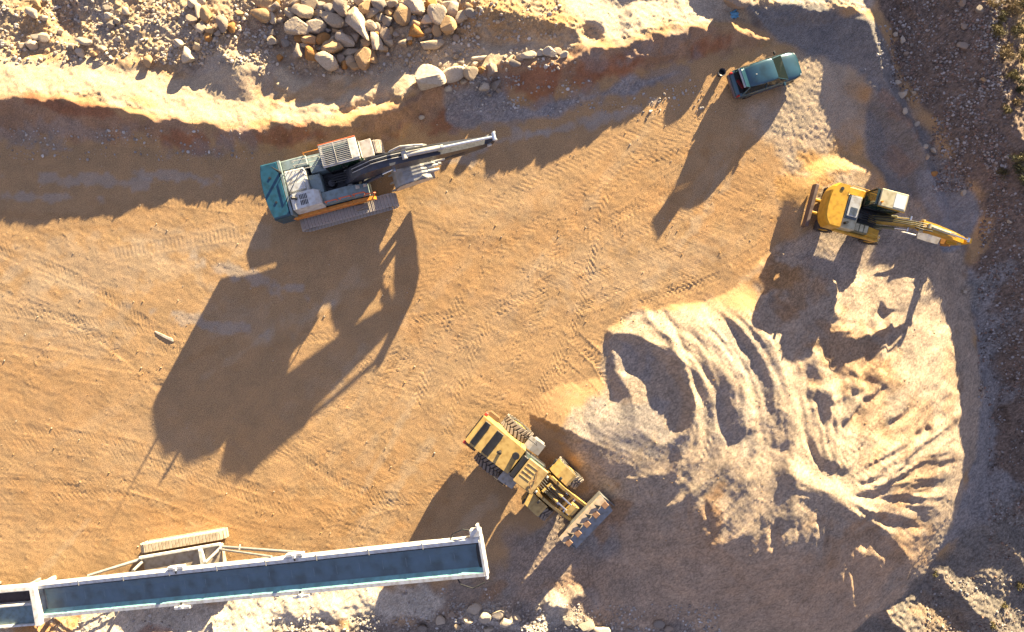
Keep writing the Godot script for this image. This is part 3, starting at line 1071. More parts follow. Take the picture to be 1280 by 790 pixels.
func on_ground(px: float, py: float) -> Vector3:
	# follows the ray through a pixel down to the ground it meets
	var h := 5.0
	for k in 60:
		var q := at(px, py, h)
		var y := ground_y(q.x, q.z)
		if absf(y - h) < 0.005:
			break
		h = lerpf(h, y, 0.7)
	return at(px, py, h)


func trails() -> void:
	# wheel and crawler prints, most of them faint and long
	tracks([[140, 318], [230, 302], [330, 286]], 0.0, 0.75, 0.24, 0.018, 0.0)
	tracks([[60, 250], [170, 246], [330, 262]], 0.0, 0.7, 0.24, 0.022, 0.0)
	tracks([[716, 420], [748, 450], [762, 476]], 0.0, 0.8, 0.26, 0.035, 0.6)
	tracks([[700, 455], [728, 480], [745, 500]], 0.0, 0.8, 0.26, 0.03, 0.6)
	tracks([[735, 330], [745, 300], [742, 270], [760, 240]], 0.0, 0.7, 0.3, 0.026, 0.8)
	tracks([[800, 380], [850, 365], [900, 345]], 0.0, 0.6, 0.26, 0.03, 0.8)
	tracks([[1030, 235], [1050, 190], [1062, 150]], 0.0, 0.6, 0.22, 0.03, 0.7)
	tracks([[1236, 630], [1256, 645], [1266, 610], [1258, 570]], 0.0, 0.8, 0.26, 0.08, 0.5)
	tracks([[1222, 680], [1246, 706]], 0.0, 0.8, 0.26, 0.08, 0.5)
	tracks([[990, 210], [1010, 160], [1040, 120], [1060, 90]], 2.0, 0.4, 0.22, 0.02, 0.7)
	var ways := [[[-40, 420], [140, 440], [330, 470], [540, 450], [720, 400], [900, 330], [1010, 260]], [[-40, 560], [160, 590], [360, 650], [520, 620], [640, 520], [740, 420], [900, 330]], [[-40, 330], [120, 400], [260, 520], [420, 640], [560, 650]], [[600, 620], [640, 500], [690, 400], [720, 300], [800, 220], [900, 160], [990, 120]], [[-40, 640], [200, 630], [420, 560], [600, 430], [760, 330], [960, 240]], [[520, 520], [560, 400], [640, 300], [760, 230], [880, 180]]]
	for w in ways:
		for k in 2:
			var line := []
			var off := Vector2(rng.randf_range(-26, 26), rng.randf_range(-22, 22))
			# smooth the way before driving along it
			var c := Curve2D.new()
			for p in w.size():
				var a := Vector2(w[p][0], w[p][1]) + off * rng.randf_range(0.5, 1.2)
				var d := Vector2.ZERO
				if p > 0 and p < w.size() - 1:
					d = (Vector2(w[p + 1][0], w[p + 1][1]) - Vector2(w[p - 1][0], w[p - 1][1])) * 0.17
				c.add_point(a, -d, d)
			var n := int(c.get_baked_length() / 28.0)
			for i in n + 1:
				var q := c.sample_baked(c.get_baked_length() * i / n)
				line.append([q.x, q.y])
			tracks(line, 2.35, 0.62, rng.randf_range(0.24, 0.34), rng.randf_range(0.012, 0.02), 0.9)


# ------------------------------------------------------------------ machines
func stadium(length: float, height: float, n := 10) -> Array:
	# side view of a crawler belt: points of its centre line, x from -length/2 to length/2, y from 0 to height
	var r := height / 2
	var out := []
	for i in n + 1:
		var a := -PI / 2 + PI * i / n
		out.append(Vector2(length / 2 - r + cos(a) * r, r + sin(a) * r))
	for i in n + 1:
		var a := PI / 2 + PI * i / n
		out.append(Vector2(-length / 2 + r + cos(a) * r, r + sin(a) * r))
	return out


func crawler(parent: Node3D, zc: float, length: float, height: float, wide: float, shoe_m: Material, frame_m: Material, pitch := 0.2) -> void:
	var st := surf()
	prism(st, stadium(length - 0.14, height - 0.14).map(func(v): return v + Vector2(0, 0.07)), zc - wide * 0.22, zc + wide * 0.22)
	var track := part(parent, "track", st, shoe_m)
	# frame and rollers between the runs
	st = surf()
	span(st, -length / 2 + 0.6, length / 2 - 0.6, height * 0.3, height * 0.72, zc - wide * 0.33, zc + wide * 0.33, 0.05)
	part(parent, "track_frame", st, frame_m)
	for e in [-1.0, 1.0]:
		st = surf()
		rod(st, Vector3(e * (length / 2 - height / 2), height / 2, zc - wide * 0.3), Vector3(e * (length / 2 - height / 2), height / 2, zc + wide * 0.3), height * 0.4, height * 0.4, 18)
		part(parent, "sprocket", st, frame_m)
	# shoes: one shared plate with two grouser bars, set round the belt
	st = surf()
	box(st, Vector3(0, 0.02, 0), Vector3(pitch * 0.93, 0.04, wide), 0.008)
	box(st, Vector3(-pitch * 0.3, 0.055, 0), Vector3(0.025, 0.04, wide * 0.98), 0.006)
	box(st, Vector3(pitch * 0.1, 0.055, 0), Vector3(0.025, 0.04, wide * 0.98), 0.006)
	st.generate_normals()
	st.set_material(shoe_m)
	var shoe := st.commit()
	var line := stadium(length - 0.14, height - 0.14, 16)
	var c := Curve2D.new()
	for v in line:
		c.add_point(v + Vector2(0, 0.07))
	c.add_point(line[0] + Vector2(0, 0.07))
	var total := c.get_baked_length()
	var count := int(total / pitch)
	for i in count:
		var s := total * i / count
		var p := c.sample_baked(s)
		var q := c.sample_baked(fmod(s + 0.02, total))
		var d := (q - p).normalized()
		# the belt is walked anticlockwise, so outwards is to the right of the walk
		var ax := Vector3(d.x, d.y, 0)
		var ay := Vector3(d.y, -d.x, 0)
		copy_part(track, "track_shoe", shoe, Transform3D(Basis(ax, ay, ax.cross(ay)), Vector3(p.x, p.y, zc)))


func cylinder_ram(parent: Node3D, a: Vector3, b: Vector3, share: float, r: float, body_m: Material, rod_m: Material, xf := Transform3D()) -> void:
	var m := a.lerp(b, share)
	var st := surf()
	rod(st, a, m, r, r, 14)
	rod(st, m - (b - a).normalized() * 0.12, m + (b - a).normalized() * 0.02, r * 1.15, r * 1.15, 14)
	var side := Vector3(0, 0, r * 1.5)
	rod(st, a - side, a + side, r * 1.1, r * 1.1, 12)
	var ram := part(parent, "hydraulic_cylinder", st, body_m, xf)
	st = surf()
	rod(st, m, b, r * 0.55, r * 0.55, 12)
	rod(st, b - side, b + side, r * 0.95, r * 0.95, 12)
	part(ram, "piston_rod", st, rod_m)


func rail(parent: Node3D, called: String, pts: Array, r: float, m: Material) -> void:
	var st := surf()
	pipe(st, pts, r, 6)
	part(parent, called, st, m)


func crawler_excavator() -> void:
	var g := at(431.0, 235.0)
	g.y = 0.02
	var t := thing("crawler_excavator", "large crawler excavator with dark grey counterweight tinted with reflected sky, pale hood and orange side, parked below the berm", "excavator", g, deg_to_rad(15.0))
	var teal := paint(0.014, 0.075, 0.125, 0.35)  # teal of the reflected sky, painted onto a dark grey machine
	var grey := paint(0.21, 0.28, 0.295, 0.5)  # grey with the same sky reflection mixed into its colour
	var pale := paint(0.62, 0.64, 0.62, 0.5)
	var dark := paint(0.022, 0.024, 0.028, 0.5)
	var boomc := paint(0.045, 0.05, 0.065, 0.45)
	var orange := paint(0.62, 0.235, 0.03, 0.45)
	var redrail := paint(0.6, 0.13, 0.05, 0.5, 0.0, false)
	var steel := paint(0.24, 0.215, 0.19, 0.6, 0.25)
	var muddy := paint(0.46, 0.41, 0.36, 0.75, 0.05)
	var chrome := paint(0.62, 0.65, 0.68, 0.18, 0.9, false)
	var pipes := paint(0.42, 0.42, 0.40, 0.45)
	var bucketm := paint(0.48, 0.49, 0.49, 0.42, 0.25)
	for s in [-1.0, 1.0]:
		crawler(t, s * 1.62, 5.9, 1.12, 0.8, muddy, dark)
	var st := surf()
	span(st, -1.6, 1.6, 0.5, 0.95, -1.1, 1.1, 0.1)
	rod(st, Vector3(0, 0.9, 0), Vector3(0, 1.32, 0), 0.95, 0.95, 28)
	part(t, "undercarriage", st, dark)
	# revolving deck
	st = surf()
	slab(st, [Vector2(-3.0, -1.72), Vector2(1.95, -1.72), Vector2(1.95, -0.5), Vector2(1.5, -0.5), Vector2(1.5, 0.5), Vector2(1.75, 0.5), Vector2(1.75, 1.35), Vector2(-3.0, 1.35)], 1.3, 1.62)
	part(t, "deck", st, dark)
	# counterweight: rear arc, chamfered upper edge
	var arc := []
	for i in 13:
		var a := lerpf(-1.0, 1.0, i / 12.0)
		arc.append(Vector2(-3.2 - 0.75 * sqrt(1.0 - a * a * 0.5), -0.18 + a * 1.6))
	arc.append(Vector2(-2.78, 1.4))
	arc.append(Vector2(-2.78, -1.76))
	st = surf()
	slab(st, arc, 1.28, 2.7)
	var rings := []
	for k in [[2.7, 0.0], [2.83, 0.05], [2.9, 0.14]]:
		var ring := []
		for v in arc:
			var c := Vector2(-3.2, -0.18)
			var d: Vector2 = v - c
			ring.append(Vector3(c.x + d.x * (1.0 - k[1] * 0.6), k[0], c.y + d.y * (1.0 - k[1] * 0.5)))
		rings.append(ring)
	bridge(st, rings)
	part(t, "counterweight", st, teal)
	st = surf()
	for e in [-0.9, 0.5]:
		rod(st, Vector3(-3.35, 2.88, e), Vector3(-3.35, 2.94, e), 0.07, 0.07, 12)
	part(t, "lifting_eye", st, dark)
	# white rear corner and sill of the counterweight
	st = surf()
	prism(st, [Vector2(-2.76, 1.62), Vector2(-2.76, 2.86), Vector2(-2.62, 2.86), Vector2(-2.62, 1.62)], -1.74, 1.38)
	part(t, "hood_frame", st, grey)
	# engine hood
	st = surf()
	span(st, -2.6, -1.42, 1.62, 2.72, -1.1, 0.72, 0.06)
	part(t, "engine_hood", st, pale)
	st = surf()
	span(st, -2.62, -1.15, 1.62, 2.66, -1.72, -1.13, 0.05)
	part(t, "side_cover", st, grey)
	st = surf()
	loft(st, [[-2.5, 2.6, 2.86, 0.22, 0.18, -0.05], [-1.55, 2.6, 2.94, 0.26, 0.2, -0.05]])
	part(t, "air_cleaner", st, pale)
	# raised grille box
	st = surf()
	loft(st, [[-2.55, 2.1, 2.86, 0.52, 0.40, 0.76], [-2.35, 1.62, 3.02, 0.55, 0.44, 0.76], [-1.15, 1.62, 3.02, 0.55, 0.44, 0.76], [-0.92, 2.0, 2.78, 0.5, 0.36, 0.76]])
	var gb := part(t, "exhaust_cover", st, pale)
	for k in 2:
		for j in 5:
			st = surf()
			span(st, -2.0 + j * 0.09 + k * 0.0, -1.95 + j * 0.09, 3.021, 3.033, 0.45 + k * 0.33, 0.72 + k * 0.33, 0.0)
			part(gb, "grille_slot", st, dark)
	st = surf()
	rod(st, Vector3(-2.2, 3.0, 0.62), Vector3(-2.2, 3.3, 0.62), 0.085, 0.085, 14)
	rod(st, Vector3(-2.2, 3.28, 0.62), Vector3(-2.34, 3.42, 0.62), 0.085, 0.085, 14)
	part(t, "exhaust_pipe", st, dark)
	st = surf()
	rod(st, Vector3(-2.7, 2.86, -1.05), Vector3(-2.7, 3.5, -1.05), 0.08, 0.06, 10)
	rod(st, Vector3(-2.7, 3.5, -1.05), Vector3(-2.7, 4.35, -1.05), 0.045, 0.02, 8)
	part(t, "aerial", st, dark)
	# deck behind the boom, side boxes
	st = surf()
	span(st, -1.4, -0.72, 1.62, 2.38, -0.62, 0.5, 0.04)
	part(t, "pump_cover", st, grey)
	st = surf()
	loft(st, [[-1.12, 1.62, 2.5, 0.52, 0.5, -1.18], [-0.25, 1.62, 2.36, 0.52, 0.5, -1.18]])
	part(t, "filter_box", st, grey)
	for z in [-1.45, -1.2, -0.92]:
		rail(t, "grab_rail", [Vector3(-1.9, 2.72, z), Vector3(-1.9, 3.0, z), Vector3(-0.5, 2.78, z), Vector3(-0.5, 2.4, z)], 0.022, pipes)
	rail(t, "guard_rail", [Vector3(-2.5, 2.72, -1.0), Vector3(-2.5, 3.05, -1.0), Vector3(-2.5, 3.05, 0.25), Vector3(-2.5, 2.72, 0.25)], 0.02, dark)
	rail(t, "guard_rail", [Vector3(-2.5, 3.05, 0.25), Vector3(-1.5, 3.05, -0.9), Vector3(-1.5, 2.72, -0.9)], 0.02, dark)
	# right-hand tank, orange sill, red rails
	st = surf()
	loft(st, [[-0.9, 1.62, 2.42, 0.36, 0.34, 0.86], [0.6, 1.62, 2.42, 0.36, 0.34, 0.86], [1.1, 1.62, 2.2, 0.36, 0.34, 0.86], [1.65, 1.62, 1.95, 0.36, 0.34, 0.86]])
	part(t, "fuel_tank", st, grey)
	st = surf()
	span(st, -2.9, 0.6, 1.42, 1.98, 1.28, 1.47, 0.03)
	prism(st, [Vector2(0.6, 1.42), Vector2(0.6, 1.98), Vector2(1.8, 1.72), Vector2(1.9, 1.42)], 1.28, 1.47)
	part(t, "side_sill", st, orange)
	st = surf()
	span(st, -2.98, -2.9, 1.5, 1.72, 1.2, 1.42, 0.02)
	part(t, "tail_light", st, paint(0.5, 0.2, 0.25, 0.3, 0.0, false))
	for x in [-0.75, 0.05, 0.85]:
		rail(t, "hand_rail", [Vector3(x, 2.3, 1.15), Vector3(x, 2.78, 1.15), Vector3(x + 0.62, 2.7, 1.15), Vector3(x + 0.62, 2.2, 1.15)], 0.036, redrail)
	rail(t, "hand_rail", [Vector3(1.3, 1.9, 1.2), Vector3(1.5, 2.35, 1.2), Vector3(2.0, 2.0, 1.2), Vector3(1.85, 1.6, 1.2)], 0.036, redrail)
	rail(t, "hand_rail", [Vector3(-1.25, 2.6, -1.72), Vector3(-1.25, 2.85, -1.78), Vector3(-0.3, 2.85, -1.78), Vector3(-0.3, 2.4, -1.72)], 0.024, orange)
	st = surf()
	prism(st, [Vector2(1.0, 2.24), Vector2(1.1, 2.5), Vector2(1.24, 2.2)], 0.62, 0.78)
	prism(st, [Vector2(1.42, 2.05), Vector2(1.5, 2.32), Vector2(1.62, 2.0)], 0.62, 0.74)
	part(t, "work_light", st, pale)
	st = surf()
	span(st, 0.55, 1.3, 1.05, 1.42, 1.5, 1.78, 0.02)
	part(t, "step", st, steel)
	# boom well and swing motor
	st = surf()
	span(st, -0.7, 1.2, 1.62, 1.75, -0.5, 0.48, 0.0)
	rod(st, Vector3(-0.25, 1.7, 0.05), Vector3(-0.25, 2.1, 0.05), 0.26, 0.2, 14)
	for k in 4:
		pipe(st, [Vector3(-0.6, 1.9, -0.35 + k * 0.16), Vector3(0.1, 2.25, -0.3 + k * 0.14), Vector3(0.9, 2.5, -0.22 + k * 0.13)], 0.035)
	part(t, "swing_motor", st, dark)
	# cab
	st = surf()
	for x in [-0.12, 0.78, 1.82]:
		for z in [-1.72, -0.56]:
			rod(st, Vector3(x, 1.6, z), Vector3(x * 0.96, 3.35, z * 0.98 - 0.01), 0.05, 0.05, 8)
	span(st, -0.16, 1.9, 1.6, 2.2, -1.74, -0.54, 0.05)
	part(t, "cab_frame", st, dark)
	var glassm := glass(0.02, 0.05, 0.035)
	st = surf()
	quad(st, Vector3(1.87, 2.2, -1.7), Vector3(1.8, 3.3, -1.68), Vector3(1.8, 3.3, -0.58), Vector3(1.87, 2.2, -0.56), Vector3.RIGHT)
	part(t, "windscreen", st, glassm)
	for z in [-1.735, -0.555]:
		st = surf()
		quad(st, Vector3(-0.1, 2.2, z), Vector3(-0.1, 3.3, z), Vector3(1.8, 3.3, z), Vector3(1.85, 2.2, z), Vector3(0, 0, z + 1.14))
		part(t, "side_window", st, glassm)
	st = surf()
	span(st, -0.2, 1.9, 3.3, 3.42, -1.76, -0.52, 0.05)
	part(t, "cab_roof", st, pale)
	st = surf()
	span(st, 0.0, 1.45, 3.423, 3.435, -1.6, -0.68, 0.0)
	part(t, "roof_window", st, glass(0.05, 0.09, 0.10))
	var gd := Node3D.new()
	gd.name = "roof_guard"
	t.add_child(gd, true)
	st = surf()
	pipe(st, [Vector3(-0.15, 3.56, -1.7), Vector3(1.5, 3.56, -1.7), Vector3(1.5, 3.56, -0.58), Vector3(-0.15, 3.56, -0.58), Vector3(-0.15, 3.56, -1.7)], 0.03)
	for x in [-0.1, 1.45]:
		for z in [-1.68, -0.6]:
			rod(st, Vector3(x, 3.4, z), Vector3(x, 3.56, z), 0.025, 0.025, 6)
	part(gd, "guard_frame", st, pipes)
	for k in 10:
		st = surf()
		box(st, Vector3(0.68, 3.57, -1.6 + k * 0.102), Vector3(1.62, 0.05, 0.03), 0.004)
		part(gd, "slat", st, pipes)
	st = surf()
	box(st, Vector3(0.66, 3.605, -1.14), Vector3(0.04, 0.02, 1.1), 0.004)
	part(gd, "slat", st, pipes)
	st = surf()
	span(st, 1.5, 1.92, 3.4, 3.56, -1.7, -0.58, 0.04)
	part(t, "roof_visor", st, pale)
	st = surf()
	span(st, 1.95, 2.6, 2.62, 2.72, -1.66, -0.66, 0.03)
	for k in 6:
		rod(st, Vector3(1.95, 2.4 + k * 0.14, -1.6), Vector3(1.95, 2.4 + k * 0.14, -0.66), 0.018, 0.018, 6)
	part(t, "front_guard", st, paint(0.5, 0.47, 0.45, 0.6))
	rail(t, "hand_rail", [Vector3(-0.2, 3.42, -1.8), Vector3(1.9, 3.42, -1.8)], 0.03, redrail)
	# boom
	st = surf()
	loft(st, [[0.45, 1.55, 2.05, 0.36, 0.36], [1.0, 1.75, 2.72, 0.36, 0.36], [1.7, 2.1, 3.3, 0.34, 0.34], [2.5, 2.45, 3.68, 0.38, 0.38], [3.3, 2.6, 3.72, 0.38, 0.38], [4.6, 2.4, 3.48, 0.36, 0.36], [6.4, 2.12, 2.98, 0.32, 0.32], [8.0, 1.95, 2.5, 0.26, 0.26], [9.15, 1.75, 2.15, 0.19, 0.19]])
	var boom := part(t, "boom", st, boomc)
	st = surf()
	rod(st, Vector3(9.0, 1.95, -0.3), Vector3(9.0, 1.95, 0.3), 0.14, 0.14, 14)
	rod(st, Vector3(0.7, 1.85, -0.5), Vector3(0.7, 1.85, 0.5), 0.16, 0.16, 14)
	part(boom, "pivot_pin", st, pale)
	for k in 4:
		var z := -0.27 + 0.1 * k
		rail(boom, "hydraulic_pipe", [Vector3(1.2, 3.0, z), Vector3(2.4, 3.72, z), Vector3(3.3, 3.78, z), Vector3(4.6, 3.54, z), Vector3(6.2, 3.1, z)], 0.028, pipes if k % 2 else dark)
	rail(boom, "hydraulic_hose", [Vector3(3.6, 3.8, -0.36), Vector3(4.2, 3.98, -0.42), Vector3(4.9, 3.8, -0.36), Vector3(5.4, 3.6, -0.3)], 0.06, pipes)
	for s in [-1.0, 1.0]:
		cylinder_ram(t, Vector3(1.5, 1.75, s * 0.45), Vector3(3.5, 2.95, s * 0.4), 0.6, 0.12, boomc, chrome)
	cylinder_ram(t, Vector3(4.3, 3.68, 0.02), Vector3(9.35, 2.62, 0.02), 0.42, 0.14, pipes, paint(0.6, 0.66, 0.7, 0.3, 0.6, false))
	# stick, tucked back under the boom
	st = surf()
	loft(st, [[9.5, 2.35, 2.72, 0.14, 0.14], [9.2, 1.8, 2.45, 0.2, 0.2], [8.6, 1.45, 2.0, 0.22, 0.22], [7.2, 1.0, 1.5, 0.2, 0.2], [5.85, 0.62, 0.95, 0.16, 0.16]])
	var stick := part(t, "stick", st, boomc)
	st = surf()
	rod(st, Vector3(5.95, 0.78, -0.32), Vector3(5.95, 0.78, 0.32), 0.1, 0.1, 12)
	rod(st, Vector3(9.38, 2.6, -0.26), Vector3(9.38, 2.6, 0.26), 0.1, 0.1, 12)
	part(stick, "pivot_pin", st, pale)
	cylinder_ram(t, Vector3(8.4, 2.0, 0), Vector3(6.3, 1.5, 0), 0.6, 0.1, boomc, chrome)
	st = surf()
	for s in [-1.0, 1.0]:
		pipe(st, [Vector3(6.3, 1.5, s * 0.24), Vector3(5.5, 1.5, s * 0.24)], 0.075)
	part(t, "bucket_link", st, bucketm)
	# bucket: shell resting with its teeth towards the machine
	dig_bucket(t, [Vector2(3.0, 0.45), Vector2(3.05, 0.95), Vector2(3.3, 1.36), Vector2(3.75, 1.66), Vector2(4.3, 1.84), Vector2(4.85, 1.86), Vector2(5.3, 1.66), Vector2(5.5, 1.25)], Vector2(4.2, 0.85), -0.92, 1.12, bucketm)
	st = surf()
	for s in [-0.3, 0.3]:
		prism(st, [Vector2(4.85, 1.82), Vector2(5.55, 1.8), Vector2(6.05, 1.05), Vector2(6.05, 0.7), Vector2(5.4, 1.2)], s - 0.04, s + 0.04)
	for s in [0.45, 0.72]:
		rod(st, Vector3(5.2, 1.66, s), Vector3(5.85, 1.5, s), 0.11, 0.08, 10)
	part(t, "bucket_ear", st, bucketm)


func dig_bucket(t: Node3D, line: Array, mid: Vector2, z0: float, z1: float, m: Material) -> void:
	# a curved shell with thickness, cheeks, wear strips and teeth
	var outer := line.duplicate()
	var inner := []
	for i in line.size():
		var v: Vector2 = line[i]
		inner.append(v + (mid - v).normalized() * 0.06)
	inner.reverse()
	var st := surf()
	prism(st, outer + inner, z0, z1)
	var b := part(t, "bucket", st, m)
	for s in [z0 + 0.03, z1 - 0.03]:
		st = surf()
		prism(st, line, s - 0.03, s + 0.03)
		part(b, "cheek_plate", st, m)
	for k in 4:
		st = surf()
		var z := lerpf(z0, z1, 0.48 + k * 0.1)
		var strip := []
		var back := []
		for i in range(3, line.size()):
			var v: Vector2 = line[i]
			var d := (v - mid).normalized()
			strip.append(v + d * 0.05)
			back.append(v)
		back.reverse()
		prism(st, strip + back, z, z + 0.09)
		part(b, "wear_strip", st, m)
	var first: Vector2 = line[0]
	for k in 5:
		st = surf()
		var z := lerpf(z0 + 0.1, z1 - 0.1, k / 4.0)
		loft(st, [[first.x + 0.12, first.y - 0.02, first.y + 0.16, 0.08, 0.08, z], [first.x - 0.26, first.y - 0.1, first.y - 0.04, 0.04, 0.03, z]])
		part(b, "tooth", st, m)


func wheel_loader() -> void:
	var g := at(661, 578)
	g.y = 0.02
	var t := thing("wheel_loader", "yellow wheel loader with raised toothed bucket facing the gravel pile", "loader", g, deg_to_rad(-38.0))
	var yellow := paint(0.50, 0.345, 0.115, 0.42)
	var roofm := paint(0.47, 0.33, 0.13, 0.5)
	var black := paint(0.02, 0.02, 0.022, 0.5)
	var rubber := paint(0.05, 0.045, 0.04, 0.9)
	var tread := paint(0.24, 0.205, 0.17, 0.9)
	var greym := paint(0.42, 0.41, 0.385, 0.55, 0.15)
	var chrome := paint(0.6, 0.6, 0.6, 0.2, 0.9, false)
	var steel := paint(0.30, 0.31, 0.31, 0.4, 0.45)
	var brown := paint(0.24, 0.14, 0.085, 0.6, 0.2)
	var front := Transform3D(Basis(Vector3.UP, deg_to_rad(-6.0)), Vector3.ZERO)
	# wheels
	for s in [-1.0, 1.0]:
		wheel(t, Vector3(-1.9, 0.95, s * 1.27), 0.96, 0.76, rubber, yellow, 22, Transform3D(), tread)
		wheel(t, Vector3(1.9, 0.95, s * 1.27), 0.96, 0.76, rubber, yellow, 22, front, tread)
	# rear frame
	var st := surf()
	span(st, -3.3, -0.3, 0.75, 1.35, -0.62, 0.62, 0.06)
	rod(st, Vector3(-1.9, 0.92, -1.0), Vector3(-1.9, 0.92, 1.0), 0.28, 0.28, 14)
	part(t, "rear_frame", st, black)
	st = surf()
	slab(st, [Vector2(-3.95, -0.95), Vector2(-3.95, 0.95), Vector2(-3.75, 1.2), Vector2(-3.1, 1.2), Vector2(-3.1, -1.2), Vector2(-3.75, -1.2)], 0.8, 1.55)
	part(t, "rear_counterweight", st, paint(0.16, 0.1, 0.05, 0.6))
	# hood
	st = surf()
	loft(st, [[-3.98, 1.5, 2.3, 0.94, 0.86], [-3.8, 1.4, 2.48, 0.95, 0.88], [-2.4, 1.35, 2.62, 0.93, 0.85], [-0.95, 1.35, 2.7, 0.92, 0.82]])
	var hood := part(t, "engine_hood", st, yellow)
	for x in [[-3.72, -3.36], [-2.9, -2.44]]:
		st = surf()
		var y: float = 2.52 + (x[0] + 3.8) * 0.1
		box(st, Vector3((x[0] + x[1]) / 2, y + 0.035, 0.0), Vector3(x[1] - x[0], 0.05, 1.5), 0.01, Basis(Vector3(0, 0, 1), 0.09))
		var v := part(hood, "air_intake", st, black)
		for k in 6:
			st = surf()
			box(st, Vector3(x[0] + 0.05 + k * (x[1] - x[0] - 0.1) / 5.0, y + 0.062, 0.0), Vector3(0.02, 0.03, 1.44), 0.0, Basis(Vector3(0, 0, 1), 0.09))
			part(v, "slat", st, black)
	st = surf()
	rod(st, Vector3(-2.05, 2.6, 0.1), Vector3(-2.05, 3.15, 0.1), 0.09, 0.09, 14)
	rod(st, Vector3(-2.05, 3.13, 0.1), Vector3(-2.2, 3.3, 0.1), 0.09, 0.085, 14)
	part(t, "exhaust_pipe", st, black)
	st = surf()
	rod(st, Vector3(-1.25, 2.68, -0.3), Vector3(-1.25, 3.02, -0.3), 0.16, 0.16, 16)
	rod(st, Vector3(-1.25, 3.02, -0.3), Vector3(-1.25, 3.1, -0.3), 0.22, 0.2, 16)
	part(t, "air_cleaner", st, black)
	# grille bars at the tail
	st = surf()
	for k in 3:
		span(st, -4.02, -3.98, 1.65 + k * 0.2, 1.73 + k * 0.2, -0.8, 0.8, 0.01)
	part(t, "tail_grille", st, black)
	for s in [-1.0, 1.0]:
		st = surf()
		span(st, -4.0, -3.8, 2.0, 2.18, s * 1.0 - 0.1, s * 1.0 + 0.1, 0.02)
		part(t, "tail_light", st, paint(0.45, 0.05, 0.03, 0.3, 0.0, false))
		# fender and steps between the axles
		st = surf()
		prism(st, [Vector2(-1.12, 1.72), Vector2(-1.12, 1.8), Vector2(-0.7, 1.8), Vector2(-0.05, 1.5), Vector2(-0.05, 1.4), Vector2(-0.75, 1.7)], s * 1.22 - 0.36, s * 1.22 + 0.36)
		part(t, "fender", st, greym)
		for k in 3:
			st = surf()
			span(st, -0.85 + k * 0.08, -0.15 + k * 0.05, 1.3 - k * 0.36, 1.36 - k * 0.36, s * 1.3 - 0.28, s * 1.3 + 0.28, 0.01)
			part(t, "step", st, greym)
		st = surf()
		span(st, -1.0, -0.1, 0.55, 1.3, s * 1.02 - 0.2, s * 1.02 + 0.2, 0.05)
		part(t, "side_tank", st, black)
		rail(t, "hand_rail", [Vector3(-1.45, 1.9, s * 1.45), Vector3(-1.45, 2.7, s * 1.45), Vector3(-0.65, 2.7, s * 1.45), Vector3(-0.65, 1.9, s * 1.45)], 0.022, black)
		# mirrors on arms
		st = surf()
		pipe(st, [Vector3(0.5, 3.1, s * 0.7), Vector3(0.65, 3.15, s * 1.3)], 0.025)
		box(st, Vector3(0.65, 3.0, s * 1.42), Vector3(0.08, 0.4, 0.26), 0.02)
		part(t, "mirror", st, black)
	# cab
	st = surf()
	span(st, -0.9, 0.6, 1.45, 2.2, -0.75, 0.75, 0.05)
	for x in [-0.82, 0.5]:
		for s in [-1.0, 1.0]:
			rod(st, Vector3(x, 2.1, s * 0.7), Vector3(x * 0.95, 3.4, s * 0.64), 0.055, 0.055, 8)
	part(t, "cab_frame", st, black)
	var gm := glass(0.03, 0.05, 0.045)
	st = surf()
	bridge(st, [[Vector3(-0.84, 2.15, -0.72), Vector3(0.54, 2.15, -0.72), Vector3(0.54, 2.15, 0.72), Vector3(-0.84, 2.15, 0.72)], [Vector3(-0.78, 3.38, -0.66), Vector3(0.46, 3.38, -0.66), Vector3(0.46, 3.38, 0.66), Vector3(-0.78, 3.38, 0.66)]])
	part(t, "cab_glazing", st, gm)
	st = surf()
	span(st, -0.62, 0.68, 3.38, 3.55, -0.78, 0.78, 0.06)
	var roof := part(t, "cab_roof", st, roofm)
	for z in [-0.5, -0.25, 0.0, 0.25]:
		st = surf()
		span(st, -0.55, 0.1, 3.552, 3.575, z - 0.02, z + 0.02, 0.005)
		part(roof, "roof_rib", st, roofm)
	st = surf()
	pipe(st, [Vector3(0.1, 3.6, -0.5), Vector3(0.35, 3.62, -0.05), Vector3(0.15, 3.62, 0.3), Vector3(0.45, 3.6, 0.55)], 0.022)
	part(roof, "aerial", st, brown)
	st = surf()
	span(st, -0.95, -0.62, 3.2, 3.42, -0.7, 0.7, 0.05)
	part(t, "rear_shade", st, black)
	for s in [-0.5, 0.5]:
		st = surf()
		rod(st, Vector3(0.72, 3.42, s), Vector3(0.82, 3.4, s), 0.09, 0.09, 12)
		part(t, "work_light", st, greym)
	# front frame, fenders, arms
	st = surf()
	span(st, 0.3, 2.6, 0.6, 1.3, -0.5, 0.5, 0.06)
	prism(st, [Vector2(0.9, 1.2), Vector2(1.1, 2.35), Vector2(1.6, 2.35), Vector2(2.3, 1.2)], -0.62, -0.5)
	prism(st, [Vector2(0.9, 1.2), Vector2(1.1, 2.35), Vector2(1.6, 2.35), Vector2(2.3, 1.2)], 0.5, 0.62)
	rod(st, Vector3(1.9, 0.92, -1.0), Vector3(1.9, 0.92, 1.0), 0.28, 0.28, 14)
	part(t, "front_frame", st, paint(0.25, 0.16, 0.05, 0.6), front)
